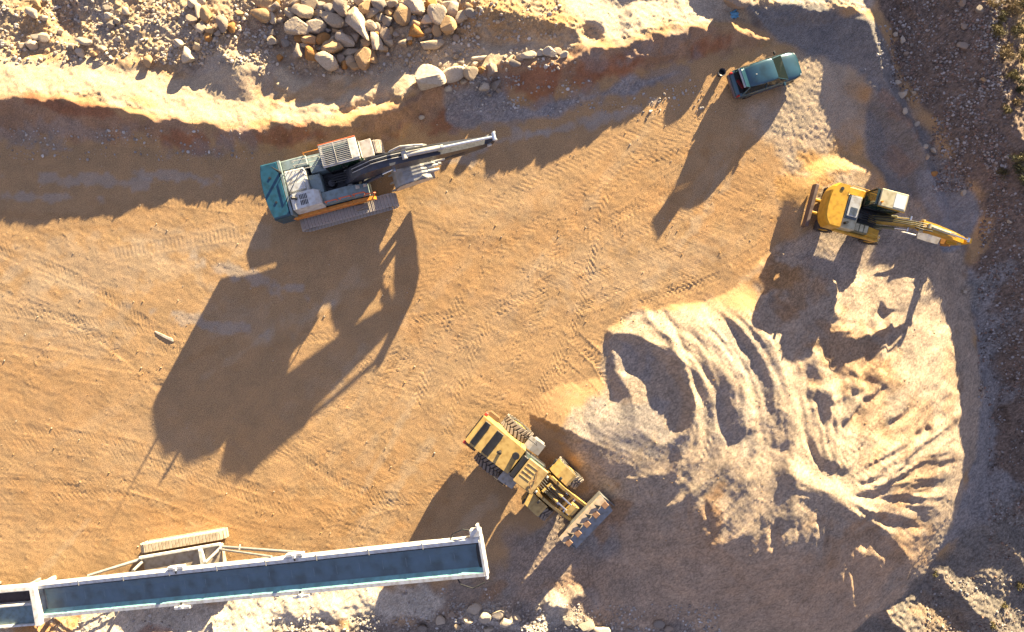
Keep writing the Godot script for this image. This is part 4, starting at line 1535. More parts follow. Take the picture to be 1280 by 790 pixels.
	for s in [-1.0, 1.0]:
		st = surf()
		prism(st, [Vector2(0.85, 1.55), Vector2(0.95, 1.95), Vector2(1.35, 2.08), Vector2(2.05, 2.05), Vector2(2.2, 1.98), Vector2(2.0, 1.96), Vector2(1.4, 1.98), Vector2(1.05, 1.85), Vector2(0.95, 1.55)], s * 1.2 - 0.4, s * 1.2 + 0.4)
		part(t, "fender", st, yellow, front)
		st = surf()
		loft(st, [[1.15, 2.05, 2.4, 0.08, 0.08, s * 0.6], [2.2, 1.75, 2.15, 0.08, 0.08, s * 0.6], [3.3, 1.0, 1.45, 0.08, 0.08, s * 0.6], [4.1, 0.42, 0.78, 0.08, 0.08, s * 0.6]])
		part(t, "lift_arm", st, yellow, front)
		st = surf()
		box(st, Vector3(1.55, 2.3, s * 0.9), Vector3(0.14, 0.2, 0.22), 0.03)
		part(t, "headlight", st, black, front)
		cylinder_ram(t, Vector3(1.3, 1.2, s * 0.38), Vector3(3.2, 1.25, s * 0.42), 0.55, 0.1, yellow, chrome, front)
		cylinder_ram(t, Vector3(1.35, 2.28, s * 0.2), Vector3(3.3, 1.98, s * 0.2), 0.5, 0.09, yellow, chrome, front)
	st = surf()
	loft(st, [[3.1, 1.5, 2.1, 0.34, 0.3], [3.4, 1.2, 2.05, 0.34, 0.3], [3.75, 0.9, 1.3, 0.3, 0.28]])
	rod(st, Vector3(2.9, 1.45, -0.66), Vector3(2.9, 1.45, 0.66), 0.13, 0.13, 14)
	part(t, "bell_crank", st, yellow, front)
	for k in 5:
		var st2 := surf()
		var z := -0.34 + k * 0.15
		pipe(st2, [Vector3(0.8, 2.0, z), Vector3(1.5, 2.42, z * 0.9), Vector3(2.4, 2.12, z * 0.8)], 0.03)
		part(t, "hydraulic_hose", st2, black, front)
	# bucket
	var w := 1.72
	var back := [Vector2(4.28, 1.5), Vector2(4.12, 1.42), Vector2(4.02, 1.1), Vector2(4.0, 0.75), Vector2(4.1, 0.4), Vector2(4.35, 0.18), Vector2(4.7, 0.1), Vector2(5.62, 0.06)]
	var inner := [Vector2(5.60, 0.11), Vector2(4.72, 0.16), Vector2(4.4, 0.24), Vector2(4.17, 0.44), Vector2(4.07, 0.76), Vector2(4.09, 1.08), Vector2(4.18, 1.37), Vector2(4.3, 1.45)]
	st = surf()
	prism(st, back + inner, -w, w)
	var bucket := part(t, "bucket", st, steel, front)
	for s in [-1.0, 1.0]:
		st = surf()
		var zz: float = s * (w + 0.02)
		prism(st, [Vector2(4.28, 1.5), Vector2(4.1, 1.4), Vector2(4.0, 0.75), Vector2(4.12, 0.38), Vector2(4.4, 0.16), Vector2(5.62, 0.06), Vector2(5.45, 0.25), Vector2(4.75, 0.95)], zz - 0.03, zz + 0.03)
		part(bucket, "cheek_plate", st, steel)
	var beige := paint(0.43, 0.35, 0.26, 0.6)
	st = surf()
	prism(st, [Vector2(4.02, 1.44), Vector2(4.06, 1.56), Vector2(4.5, 1.68), Vector2(4.5, 1.62), Vector2(4.12, 1.5)], -w, w)
	part(bucket, "spill_guard", st, beige)
	for k in 5:
		# plates along the guard, with flat black triangles between
		var z := lerpf(-w + 0.22, w - 0.22, k / 4.0)
		st = surf()
		box(st, Vector3(4.6, 1.66, z), Vector3(0.34, 0.1, 0.36), 0.02, Basis(Vector3(0, 0, 1), 0.15))
		part(bucket, "edge_plate", st, brown)
		st = surf()
		slab(st, [Vector2(4.1, z + 0.4), Vector2(4.42, z + 0.2), Vector2(4.42, z + 0.44)], 1.66, 1.74)
		if k < 4:
			part(bucket, "black_triangle", st, black)


func wheeled_excavator() -> void:
	var g := at(1057, 272, 0.62)
	g.y = ground_y(g.x, g.z) + 0.02
	var t := thing("wheeled_excavator", "yellow wheeled excavator with hydraulic breaker folded under its arm, on the gravel pile's shoulder", "excavator", g, deg_to_rad(-15.0))
	var yellow := paint(0.58, 0.33, 0.028, 0.42)
	var palem := paint(0.5, 0.46, 0.3, 0.5)
	var dark := paint(0.02, 0.022, 0.022, 0.5)
	var olive := paint(0.13, 0.13, 0.07, 0.5)
	var rubber := paint(0.06, 0.05, 0.045, 0.9)
	var blade := paint(0.17, 0.12, 0.10, 0.6, 0.2)
	var slate := paint(0.07, 0.10, 0.125, 0.5)
	var greyg := paint(0.44, 0.45, 0.44, 0.5)
	var chrome := paint(0.6, 0.62, 0.64, 0.2, 0.9, false)
	var hammer := paint(0.36, 0.35, 0.35, 0.5, 0.2)
	for x in [-1.35, 1.4]:
		for s in [-1.0, 1.0]:
			wheel(t, Vector3(x, 0.52, s * 0.98), 0.52, 0.52, rubber, yellow, 16)
	var st := surf()
	span(st, -1.8, 1.8, 0.55, 0.95, -0.5, 0.5, 0.06)
	for x in [-1.35, 1.4]:
		rod(st, Vector3(x, 0.52, -0.9), Vector3(x, 0.52, 0.9), 0.16, 0.16, 12)
	rod(st, Vector3(0, 0.9, 0), Vector3(0, 1.15, 0), 0.62, 0.62, 24)
	part(t, "undercarriage", st, dark)
	st = surf()
	span(st, -2.3, -1.75, 0.42, 0.7, -0.45, -0.3, 0.03)
	span(st, -2.3, -1.75, 0.42, 0.7, 0.3, 0.45, 0.03)
	part(t, "blade_arm", st, yellow)
	st = surf()
	prism(st, [Vector2(-2.28, 0.12), Vector2(-2.4, 0.35), Vector2(-2.36, 0.72), Vector2(-2.48, 0.74), Vector2(-2.54, 0.35), Vector2(-2.38, 0.08)], -1.26, 1.26)
	span(st, -2.5, -2.3, 0.68, 0.78, -1.26, 1.26, 0.02)
	part(t, "dozer_blade", st, blade)
	# house
	st = surf()
	slab(st, [Vector2(-1.6, -1.2), Vector2(1.1, -1.2), Vector2(1.1, 1.2), Vector2(-1.6, 1.2)], 1.12, 1.35)
	part(t, "deck", st, dark)
	var rings := []
	for k in [[1.15, 0.94], [1.4, 1.0], [2.0, 1.0], [2.2, 0.97], [2.3, 0.9]]:
		var ring := []
		for i in 11:
			var a := lerpf(-1.0, 1.0, i / 10.0)
			ring.append(Vector3(-1.35 - 0.85 * k[1] * sqrt(maxf(0.0, 1.0 - pow(absf(a), 3.0) * 0.72)), k[0], a * 1.24 * lerpf(1.0, k[1], 0.4)))
		ring.append(Vector3(-1.18, k[0], 1.24 * lerpf(1.0, k[1], 0.4)))
		ring.append(Vector3(-1.18, k[0], -1.24 * lerpf(1.0, k[1], 0.4)))
		rings.append(ring)
	st = surf()
	bridge(st, rings)
	part(t, "counterweight", st, yellow)
	st = surf()
	rod(st, Vector3(-1.6, 2.28, -0.9), Vector3(-1.6, 2.33, -0.9), 0.1, 0.1, 12)
	part(t, "lifting_eye", st, dark)
	st = surf()
	span(st, -1.16, -0.3, 1.35, 2.2, -0.75, 1.18, 0.05)
	part(t, "engine_cover", st, palem)
	st = surf()
	span(st, -1.12, -0.42, 2.2, 2.3, -0.72, 0.62, 0.04)
	var vent := part(t, "radiator_cover", st, slate)
	st = surf()
	box(st, Vector3(-0.72, 2.33, -0.08), Vector3(0.6, 0.05, 1.15), 0.02)
	var vg := part(vent, "radiator_grille", st, greyg)
	for k in 6:
		st = surf()
		span(st, -0.9, -0.5, 2.356, 2.37, -0.02 + k * 0.075, 0.02 + k * 0.075, 0.0)
		part(vg, "slat", st, slate)
	st = surf()
	rod(st, Vector3(-0.95, 2.2, 0.9), Vector3(-0.95, 2.52, 0.9), 0.08, 0.08, 12)
	part(t, "exhaust_pipe", st, dark)
	# right-hand side: sill, tank, steps
	st = surf()
	span(st, -1.16, 1.4, 1.25, 1.6, 1.16, 1.3, 0.03)
	part(t, "side_sill", st, yellow)
	st = surf()
	span(st, -0.28, 0.55, 1.35, 1.98, 0.62, 1.15, 0.04)
	var tank := part(t, "fuel_tank", st, olive)
	for k in 3:
		st = surf()
		span(st, -0.22 + k * 0.26, -0.02 + k * 0.26, 1.981, 2.0, 0.68, 1.08, 0.01)
		part(tank, "tread_plate", st, palem)
	st = surf()
	loft(st, [[0.55, 1.35, 1.8, 0.28, 0.26, 0.9], [1.35, 1.35, 1.55, 0.28, 0.26, 0.9]])
	part(t, "toolbox", st, yellow)
	st = surf()
	span(st, -0.28, 1.0, 1.35, 1.5, -0.4, 0.6, 0.0)
	rod(st, Vector3(-0.05, 1.45, 0.2), Vector3(-0.05, 1.85, 0.2), 0.22, 0.16, 14)
	for k in 4:
		pipe(st, [Vector3(-0.25, 1.7, -0.1 + k * 0.14), Vector3(0.3, 2.0, 0.0 + k * 0.12), Vector3(0.9, 1.9, 0.1 + k * 0.1)], 0.03)
	part(t, "swing_motor", st, dark)
	st = surf()
	span(st, -1.16, -0.1, 1.35, 1.95, -1.22, -0.78, 0.04)
	part(t, "side_cover", st, yellow)
	rail(t, "guard_rail", [Vector3(-1.1, 1.95, -1.18), Vector3(-1.1, 2.4, -1.18), Vector3(-0.1, 2.3, -1.18), Vector3(-0.1, 1.9, -1.18)], 0.02, yellow)
	rail(t, "guard_rail", [Vector3(0.5, 1.98, 1.1), Vector3(0.6, 2.3, 1.1), Vector3(1.3, 1.95, 1.1), Vector3(1.35, 1.5, 1.1)], 0.02, yellow)
	# cab
	st = surf()
	span(st, -0.05, 1.65, 1.35, 1.95, -1.24, -0.3, 0.05)
	for x in [-0.02, 0.75, 1.6]:
		for z in [-1.2, -0.34]:
			rod(st, Vector3(x, 1.9, z), Vector3(x * 0.97, 3.02, z), 0.045, 0.045, 8)
	part(t, "cab_frame", st, dark)
	var gm := glass(0.02, 0.04, 0.035)
	st = surf()
	bridge(st, [[Vector3(-0.02, 1.94, -1.22), Vector3(1.66, 1.94, -1.22), Vector3(1.66, 1.94, -0.33), Vector3(-0.02, 1.94, -0.33)], [Vector3(0.02, 3.0, -1.2), Vector3(1.58, 3.0, -1.2), Vector3(1.58, 3.0, -0.36), Vector3(0.02, 3.0, -0.36)]])
	part(t, "cab_glazing", st, gm)
	st = surf()
	span(st, 0.18, 1.68, 3.0, 3.12, -1.25, -0.3, 0.05)
	var roof := part(t, "cab_roof", st, palem)
	st = surf()
	span(st, 0.98, 1.6, 3.122, 3.135, -1.16, -0.4, 0.0)
	part(roof, "roof_window", st, paint(0.6, 0.62, 0.62, 0.15, 0.0, false))
	st = surf()
	span(st, 0.2, 1.68, 3.0, 3.08, -0.29, -0.26, 0.0)
	part(roof, "roof_trim", st, yellow)
	st = surf()
	rod(st, Vector3(0.3, 3.1, -0.5), Vector3(0.3, 3.26, -0.5), 0.06, 0.05, 10)
	part(t, "beacon", st, paint(0.7, 0.25, 0.02, 0.3, 0.0, false))
	# boom in two pieces, stick and breaker
	st = surf()
	loft(st, [[0.6, 1.3, 1.75, 0.2, 0.18, 0.12], [1.4, 1.75, 2.4, 0.19, 0.16, 0.12], [2.3, 2.3, 2.85, 0.18, 0.15, 0.12], [3.0, 2.6, 3.02, 0.17, 0.15, 0.1]])
	var lb := part(t, "lower_boom", st, paint(0.34, 0.24, 0.05, 0.5))
	for k in 3:
		rail(lb, "hydraulic_pipe", [Vector3(0.7, 1.95, 0.02 + k * 0.1), Vector3(1.5, 2.5, 0.02 + k * 0.1), Vector3(2.4, 2.95, 0.02 + k * 0.1), Vector3(3.0, 3.12, 0.02 + k * 0.1)], 0.03, dark if k != 1 else olive)
	rail(lb, "hydraulic_hose", [Vector3(2.5, 2.95, 0.32), Vector3(2.9, 3.2, 0.4), Vector3(3.4, 3.1, 0.34)], 0.04, dark)
	st = surf()
	loft(st, [[2.85, 2.5, 3.05, 0.25, 0.25, 0.1], [3.6, 2.45, 2.95, 0.25, 0.25, 0.1], [4.8, 2.15, 2.6, 0.22, 0.22, 0.1], [5.75, 1.85, 2.2, 0.18, 0.18, 0.1]])
	var ub := part(t, "upper_boom", st, yellow)
	for k in 3:
		rail(ub, "hydraulic_pipe", [Vector3(3.0, 3.1, 0.0 + k * 0.09), Vector3(3.7, 3.0, 0.0 + k * 0.09), Vector3(5.0, 2.62, 0.0 + k * 0.09)], 0.025, dark if k == 1 else palem)
	st = surf()
	rod(st, Vector3(2.95, 2.8, -0.25), Vector3(2.95, 2.8, 0.45), 0.11, 0.11, 12)
	rod(st, Vector3(5.65, 2.0, -0.15), Vector3(5.65, 2.0, 0.35), 0.11, 0.11, 12)
	part(t, "pivot_pin", st, palem)
	for s in [-0.22, 0.42]:
		cylinder_ram(t, Vector3(1.1, 1.35, s), Vector3(2.4, 2.5, s), 0.6, 0.08, olive, chrome)
	cylinder_ram(t, Vector3(3.2, 3.1, 0.1), Vector3(5.85, 2.42, 0.1), 0.5, 0.085, palem, chrome)
	st = surf()
	loft(st, [[6.0, 2.2, 2.5, 0.13, 0.13, 0.12], [5.85, 1.7, 2.3, 0.2, 0.2, 0.12], [5.75, 1.2, 1.7, 0.18, 0.18, 0.12], [5.45, 0.85, 1.2, 0.15, 0.15, 0.12]])
	part(t, "stick", st, yellow)
	cylinder_ram(t, Vector3(6.02, 1.9, 0.12), Vector3(5.72, 0.95, 0.12), 0.6, 0.075, yellow, chrome)
	st = surf()
	prism(st, [Vector2(5.2, 0.5), Vector2(5.2, 1.0), Vector2(5.6, 1.15), Vector2(5.85, 0.9), Vector2(5.7, 0.55)], 0.0, 0.3)
	part(t, "bracket", st, paint(0.5, 0.22, 0.03, 0.5))
	st = surf()
	loft(st, [[5.25, 0.5, 0.92, 0.22, 0.22, 0.15], [4.4, 0.48, 0.9, 0.22, 0.22, 0.15], [3.9, 0.52, 0.85, 0.17, 0.17, 0.15]])
	rod(st, Vector3(3.9, 0.68, 0.15), Vector3(3.2, 0.66, 0.15), 0.07, 0.06, 10)
	rod(st, Vector3(3.2, 0.66, 0.15), Vector3(3.02, 0.655, 0.15), 0.06, 0.01, 10)
	part(t, "hydraulic_breaker", st, hammer)


func car() -> void:
	var g := at(952, 98)
	g.y = ground_y(g.x, g.z) + 0.02
	var t := thing("parked_car", "dark teal hatchback with its tailgate open, parked beneath the bank", "car", g, deg_to_rad(18.5))
	var bodym := StandardMaterial3D.new()
	bodym.albedo_color = lin(0.022, 0.085, 0.13)
	bodym.metallic = 0.35
	bodym.roughness = 0.32
	bodym.clearcoat_enabled = true
	bodym.clearcoat = 0.8
	bodym.clearcoat_roughness = 0.08
	bodym.albedo_texture = grime
	bodym.uv1_triplanar = true
	bodym.uv1_scale = Vector3.ONE * 0.15
	var sidem := paint(0.16, 0.125, 0.125, 0.45, 0.1)
	var dark := paint(0.012, 0.012, 0.014, 0.6)
	var gm := glass(0.01, 0.016, 0.015)
	var rubber := paint(0.03, 0.03, 0.03, 0.85)
	var rimm := paint(0.4, 0.4, 0.4, 0.3, 0.7)
	for x in [-1.28, 1.28]:
		for s in [-1.0, 1.0]:
			wheel(t, Vector3(x, 0.31, s * 0.76), 0.31, 0.2, rubber, rimm, 30)
	# lower body: rounded rings along the car
	var rings := []
	for q in [[-2.06, 0.45, 0.6, 0.6], [-2.0, 0.3, 0.74, 0.76], [-1.75, 0.22, 0.84, 0.84], [-1.2, 0.2, 0.88, 0.87], [-0.2, 0.2, 0.88, 0.875], [0.75, 0.2, 0.90, 0.87], [1.1, 0.2, 0.90, 0.86], [1.6, 0.22, 0.82, 0.83], [1.95, 0.28, 0.70, 0.74], [2.1, 0.4, 0.6, 0.58]]:
		var ring := []
		for i in 20:
			var a := TAU * (i + 0.5) / 20
			var cx := signf(cos(a)) * pow(absf(cos(a)), 0.45)
			var sy := signf(sin(a)) * pow(absf(sin(a)), 0.5)
			ring.append(Vector3(q[0], (q[1] + q[2]) / 2 + sy * (q[2] - q[1]) / 2, cx * q[3]))
		rings.append(ring)
	var st := surf()
	bridge(st, rings, true)
	part(t, "body", st, bodym)
	# greenhouse: pillars and roof
	st = surf()
	var roofr := []
	for q in [[-1.42, 1.36, 1.40, 0.54], [-1.3, 1.37, 1.45, 0.59], [-0.7, 1.37, 1.50, 0.655], [-0.1, 1.37, 1.49, 0.655], [0.2, 1.36, 1.45, 0.63], [0.32, 1.34, 1.40, 0.6]]:
		var ring := []
		for i in 16:
			var a := TAU * (i + 0.5) / 16
			var cx := signf(cos(a)) * pow(absf(cos(a)), 0.5)
			ring.append(Vector3(q[0], (q[1] + q[2]) / 2 + sin(a) * (q[2] - q[1]) / 2, cx * q[3]))
		roofr.append(ring)
	bridge(st, roofr, true)
	part(t, "roof", st, bodym)
	st = surf()
	for s in [-1.0, 1.0]:
		rod(st, Vector3(1.05, 0.86, s * 0.74), Vector3(0.26, 1.39, s * 0.58), 0.035, 0.035, 8)
		rod(st, Vector3(-0.35, 0.86, s * 0.8), Vector3(-0.4, 1.4, s * 0.62), 0.04, 0.04, 8)
		rod(st, Vector3(-1.72, 0.84, s * 0.74), Vector3(-1.4, 1.38, s * 0.56), 0.06, 0.05, 8)
	part(t, "pillar", st, bodym)
	st = surf()
	quad(st, Vector3(1.08, 0.89, -0.72), Vector3(0.3, 1.4, -0.56), Vector3(0.3, 1.4, 0.56), Vector3(1.08, 0.89, 0.72), Vector3(1, 1, 0))
	part(t, "windscreen", st, gm)
	for s in [-1.0, 1.0]:
		for w in [[[1.0, 0.24, -0.38, -0.36], "side_window"], [[-0.42, -0.42, -1.38, -1.64], "side_window"]]:
			var v: Array = w[0]
			st = surf()
			quad(st, Vector3(v[0], 0.87, s * 0.79), Vector3(v[1], 1.39, s * 0.61), Vector3(v[2], 1.39, s * 0.61), Vector3(v[3], 0.87, s * 0.79), Vector3(0, 0.3, s))
			part(t, w[1], st, gm)
		st = surf()
		box(st, Vector3(0.72, 0.98, s * 0.97), Vector3(0.12, 0.14, 0.2), 0.04)
		part(t, "mirror", st, dark if s < 0 else bodym)
		st = surf()
		span(st, -1.1, 1.1, 0.42, 0.5, s * 0.865, s * 0.895, 0.02)
		part(t, "side_strip", st, sidem)
		st = surf()
		box(st, Vector3(1.92, 0.58, s * 0.56), Vector3(0.2, 0.14, 0.26), 0.05)
		part(t, "headlight", st, paint(0.6, 0.62, 0.62, 0.15, 0.0, false))
		st = surf()
		box(st, Vector3(-1.96, 0.66, s * 0.7), Vector3(0.16, 0.26, 0.12), 0.04)
		part(t, "tail_light", st, paint(0.35, 0.02, 0.02, 0.2, 0.0, false))
		st = surf()
		span(st, -0.15, 0.05, 0.72, 0.75, s * 0.875, s * 0.91, 0.01)
		part(t, "door_handle", st, bodym)
	st = surf()
	span(st, -2.14, -1.94, 0.3, 0.6, -0.72, 0.72, 0.06)
	part(t, "rear_bumper", st, sidem)
	st = surf()
	span(st, 1.98, 2.14, 0.28, 0.5, -0.62, 0.62, 0.06)
	part(t, "front_bumper", st, bodym)
	# open boot: dark load floor and what lies in it, seats
	st = surf()
	span(st, -1.9, -0.4, 0.86, 0.9, -0.64, 0.64, 0.02)
	part(t, "load_floor", st, dark)
	st = surf()
	box(st, Vector3(-0.5, 1.08, 0.0), Vector3(0.14, 0.36, 1.1), 0.05)
	part(t, "rear_seat", st, dark)
	st = surf()
	box(st, Vector3(-1.72, 0.915, 0.12), Vector3(0.16, 0.05, 0.6), 0.02, Basis(Vector3.UP, 0.3))
	part(t, "red_blanket", st, paint(0.16, 0.008, 0.012, 0.8))
	# raised tailgate, hinged at the roof's rear edge
	st = surf()
	var tilt := Basis(Vector3(0, 0, 1), 0.75)
	box(st, Vector3(-1.62, 1.58, 0), Vector3(0.06, 0.56, 1.16), 0.025, tilt)
	var gate := part(t, "tailgate", st, bodym)
	st = surf()
	box(st, Vector3(-1.645, 1.62, 0), Vector3(0.03, 0.34, 0.9), 0.01, tilt)
	part(gate, "rear_window", st, gm)
	st = surf()
	box(st, Vector3(-1.84, 1.73, 0), Vector3(0.14, 0.06, 1.14), 0.02, Basis(Vector3(0, 0, 1), 0.3))
	part(gate, "tailgate_rim", st, paint(0.42, 0.44, 0.44, 0.3, 0.2))
	for s in [-0.56, 0.56]:
		rail(gate, "gas_strut", [Vector3(-1.62, 0.95, s), Vector3(-1.6, 1.56, s)], 0.018, dark)
	st = surf()
	rod(st, Vector3(-0.85, 1.48, 0.0), Vector3(-0.98, 1.62, 0.0), 0.015, 0.008, 6)
	part(t, "aerial", st, paint(0.6, 0.6, 0.6, 0.4, 0.0, false))


func conveyor() -> void:
	# tracked stacking conveyor: local x runs up the belt; its foot is at the picture's lower left
	var a := at(48, 752, 1.6)
	var b := at(602, 696, 6.8)
	var along := Vector2(b.x - a.x, b.z - a.z)
	var run := along.length()
	var turn := -atan2(along.y, along.x)
	var t := thing("tracked_conveyor", "long white tracked conveyor with blue-grey belt rising along the yard's lower edge", "conveyor", Vector3(a.x, 0.0, a.z), turn)
	var white := paint(0.66, 0.67, 0.64, 0.45)
	var teal := paint(0.20, 0.46, 0.49, 0.4)
	var belt := paint(0.105, 0.165, 0.205, 0.6, 0.0, true, 0.13)
	var beltb := paint(0.11, 0.172, 0.212, 0.6, 0.0, true, 0.13)
	var greym := paint(0.30, 0.30, 0.29, 0.55)
	var dusty := paint(0.46, 0.40, 0.31, 0.8)
	var dark := paint(0.02, 0.022, 0.024, 0.6)
	var splice := paint(0.15, 0.21, 0.25, 0.5)
	var rise := 5.2
	var len := sqrt(run * run + rise * rise)
	var tip := Transform3D(Basis(Vector3(0, 0, 1), atan2(rise, run)), Vector3(0, 1.6, 0))
	# north cover, south trough wall, rims
	var st := surf()
	var prof := func(into: SurfaceTool, poly: Array) -> void:
		var rings := []
		for k in 9:
			var ring := []
			for v in poly:
				ring.append(Vector3(len * k / 8.0, v.y, v.x))
			rings.append(ring)
		bridge(into, rings)
	prof.call(st, [Vector2(-1.0, -0.35), Vector2(-1.02, 0.02), Vector2(-0.94, 0.08), Vector2(-0.74, 0.05), Vector2(-0.66, -0.2), Vector2(-0.62, -0.35)])
	part(t, "belt_cover", st, white, tip)
	st = surf()
	prof.call(st, [Vector2(0.56, -0.26), Vector2(0.80, 0.02), Vector2(0.82, 0.0), Vector2(0.6, -0.3)])
	part(t, "skirt_plate", st, teal, tip)
	st = surf()
	prof.call(st, [Vector2(0.82, -0.35), Vector2(0.81, 0.03), Vector2(0.99, 0.03), Vector2(1.0, -0.35)])
	part(t, "side_rail", st, white, tip)
	st = surf()
	prof.call(st, [Vector2(-0.62, -0.40), Vector2(-0.62, -0.34), Vector2(0.8, -0.34), Vector2(0.8, -0.40)])
	part(t, "frame_pan", st, greym, tip)
	# belt, in lengths joined by splices
	var n := 20
	for k in n:
		st = surf()
		var x0 := 0.3 + (len - 0.5) * k / n
		var x1 := 0.3 + (len - 0.5) * (k + 1) / n
		quad(st, Vector3(x0, -0.22, -0.6), Vector3(x1, -0.22, -0.6), Vector3(x1, -0.29, -0.25), Vector3(x0, -0.29, -0.25), Vector3.UP)
		quad(st, Vector3(x0, -0.29, -0.25), Vector3(x1, -0.29, -0.25), Vector3(x1, -0.29, 0.25), Vector3(x0, -0.29, 0.25), Vector3.UP)
		quad(st, Vector3(x0, -0.29, 0.25), Vector3(x1, -0.29, 0.25), Vector3(x1, -0.24, 0.57), Vector3(x0, -0.24, 0.57), Vector3.UP)
		part(t, "belt_length", st, belt if k % 2 else beltb, tip)
	# head drum and its bracket
	st = surf()
	rod(st, Vector3(len - 0.15, -0.4, -0.85), Vector3(len - 0.15, -0.4, 0.85), 0.2, 0.2, 20)
	part(t, "head_drum", st, dark, tip)
	st = surf()
	span(st, len - 0.06, len + 0.14, -0.42, 0.02, -1.02, 1.02, 0.05)
	span(st, len - 0.4, len + 0.16, -0.3, 0.1, -1.42, -1.02, 0.04)
	span(st, len - 0.02, len + 0.1, -0.2, 0.14, -1.66, -1.42, 0.03)
	span(st, len - 0.02, len + 0.1, -0.35, -0.1, 1.02, 1.22, 0.03)
	part(t, "head_bracket", st, white, tip)
	for s in [-1.0, 1.0]:
		hose(t, [Vector3(len - 0.05, 0.0, s * 1.3), Vector3(len - 0.7, 0.1, s * 1.5), Vector3(len - 1.3, 0.0, s * 1.3), Vector3(len - 1.5, -0.1, s * 1.0)], dark, tip)
	# clamps along the rails
	for x in [0.35, 0.62]:
		for s in [-1.0, 1.0]:
			st = surf()
			span(st, len * x - 0.5, len * x + 0.5, -0.2, 0.1, s * 1.02, s * 1.2, 0.03)
			span(st, len * x - 0.1, len * x + 0.1, 0.0, 0.18, s * 0.95, s * 1.15, 0.03)
			part(t, "rail_clamp", st, white, tip)
			st = surf()
			span(st, len * x - 0.04, len * x + 0.04, 0.05, 0.12, s * 0.8, s * 0.94, 0.01)
			part(t, "rail_pin", st, dark, tip)
	for k in range(1, n):
		st = surf()
		var xs := 0.3 + (len - 0.5) * k / n
		quad(st, Vector3(xs - 0.02, -0.284, -0.24), Vector3(xs + 0.02, -0.284, -0.24), Vector3(xs + 0.02, -0.284, 0.24), Vector3(xs - 0.02, -0.284, 0.24), Vector3.UP)
		part(t, "belt_splice", st, splice, tip)
	for k in range(1, 9):
		st = surf()
		box(st, Vector3(len * k / 9.0, 0.03, -0.87), Vector3(0.035, 0.12, 0.34), 0.006)
		part(t, "rail_joint", st, greym, tip)
	# lattice under the belt
	for s in [-0.78, 0.78]:
		st = surf()
		pipe(st, [Vector3(0.4, -0.95, s), Vector3(len - 3.0, -0.95, s), Vector3(len - 0.4, -0.45, s)], 0.05)
		var k := 0
		var x := 0.4
		while x < len - 4.0:
			pipe(st, [Vector3(x, -0.95, s), Vector3(x + 0.8, -0.38, s), Vector3(x + 1.6, -0.95, s)], 0.032, 5)
			x += 1.6
			k += 1
		part(t, "lattice_girder", st, greym, tip)
	# crawler undercarriage and chassis below
	var ch := at(240, 700)
	var rel := (Vector3(ch.x, 0, ch.z) - t.position).rotated(Vector3.UP, -turn)
	var cx := rel.x
	var cz := 0.0
	var under := Node3D.new()
	under.name = "undercarriage"
	t.add_child(under)
	under.position = Vector3(cx, 0, cz)
	for s in [-1.0, 1.0]:
		crawler_simple(under, s * 1.45 - 0.35, 5.2, 0.85, 0.5, dusty, greym)
	st = surf()
	span(st, -2.2, 2.4, 0.7, 1.25, -1.35, 1.0, 0.06)
	part(under, "chassis", st, dusty)
	st = surf()
	span(st, -2.3, 2.5, 1.26, 1.42, -1.52, -1.36, 0.03)
	span(st, 1.2, 1.45, 1.26, 1.5, -1.36, 0.9, 0.03)
	part(under, "chassis_rail", st, white)
	# struts between chassis and belt
	for s in [-1.0, 1.0]:
		var top := tip * Vector3(len * 0.62, -0.4, s * 1.08)
		st = surf()
		rod(st, Vector3(cx + 2.4, 1.1, s * 1.2), top, 0.09, 0.09, 8)
		rod(st, Vector3(cx + 2.4, 1.5, s * 1.2), top + Vector3(-1.5, -0.1, 0), 0.06, 0.06, 8)
		rod(st, Vector3(cx + 3.6, 1.35, s * 1.2), Vector3(cx + 3.9, 2.2, s * 1.15), 0.05, 0.05, 8)
		rod(st, Vector3(cx + 2.4, 1.1, s * 1.2), Vector3(cx + 2.4, 3.3, s * 1.05), 0.09, 0.09, 8)
		part(t, "lift_strut", st, greym)
		top = tip * Vector3(len * 0.12, -0.4, s * 1.05)
		st = surf()
		rod(st, Vector3(cx - 2.3, 1.2, s * 1.3), top, 0.08, 0.08, 8)
		rod(st, Vector3(cx - 2.3, 0.9, s * 1.3), top + Vector3(0.4, -0.5, 0), 0.05, 0.05, 8)
		rod(st, Vector3(cx - 2.2, 1.1, s * 1.2), Vector3(cx - 2.2, 2.3, s * 1.02), 0.09, 0.09, 8)
		part(t, "support_strut", st, greym)
	# feed end: receiving trough
	st = surf()
	span(st, -0.18, 0.16, 0.9, 1.95, -1.0, 1.3, 0.04)
	prism(st, [Vector2(-0.1, 0.02), Vector2(-0.1, 0.9), Vector2(0.12, 0.9), Vector2(0.12, 0.02)], -0.9, -0.7)
	prism(st, [Vector2(-0.1, 0.02), Vector2(-0.1, 0.9), Vector2(0.12, 0.9), Vector2(0.12, 0.02)], 0.9, 1.1)
	part(t, "end_plate", st, white)
	# ---- the plant that feeds it, cut by the picture's edge
	var f := thing("feed_hopper", "grey feed hopper with dark belt and teal chute at the conveyor's foot", "hopper", Vector3(a.x, 0, a.z) + Vector3(-0.35, 0, 0.05).rotated(Vector3.UP, turn), turn + deg_to_rad(-5.0))
	st = surf()
	span(st, -6.0, -0.05, 1.0, 1.55, -1.0, -0.72, 0.04)
	span(st, -6.0, -0.05, 1.0, 1.45, 0.02, 0.16, 0.03)
	part(f, "hopper_wall", st, white)
	st = surf()
	span(st, -6.0, -0.05, 0.95, 1.05, -0.72, 0.02, 0.0)
	part(f, "hopper_belt", st, paint(0.05, 0.035, 0.035, 0.7))
	st = surf()
	prism(st, [Vector2(-6.0, 0.9), Vector2(-6.0, 0.96), Vector2(-0.1, 1.3), Vector2(-0.1, 1.24)], 0.16, 1.25)
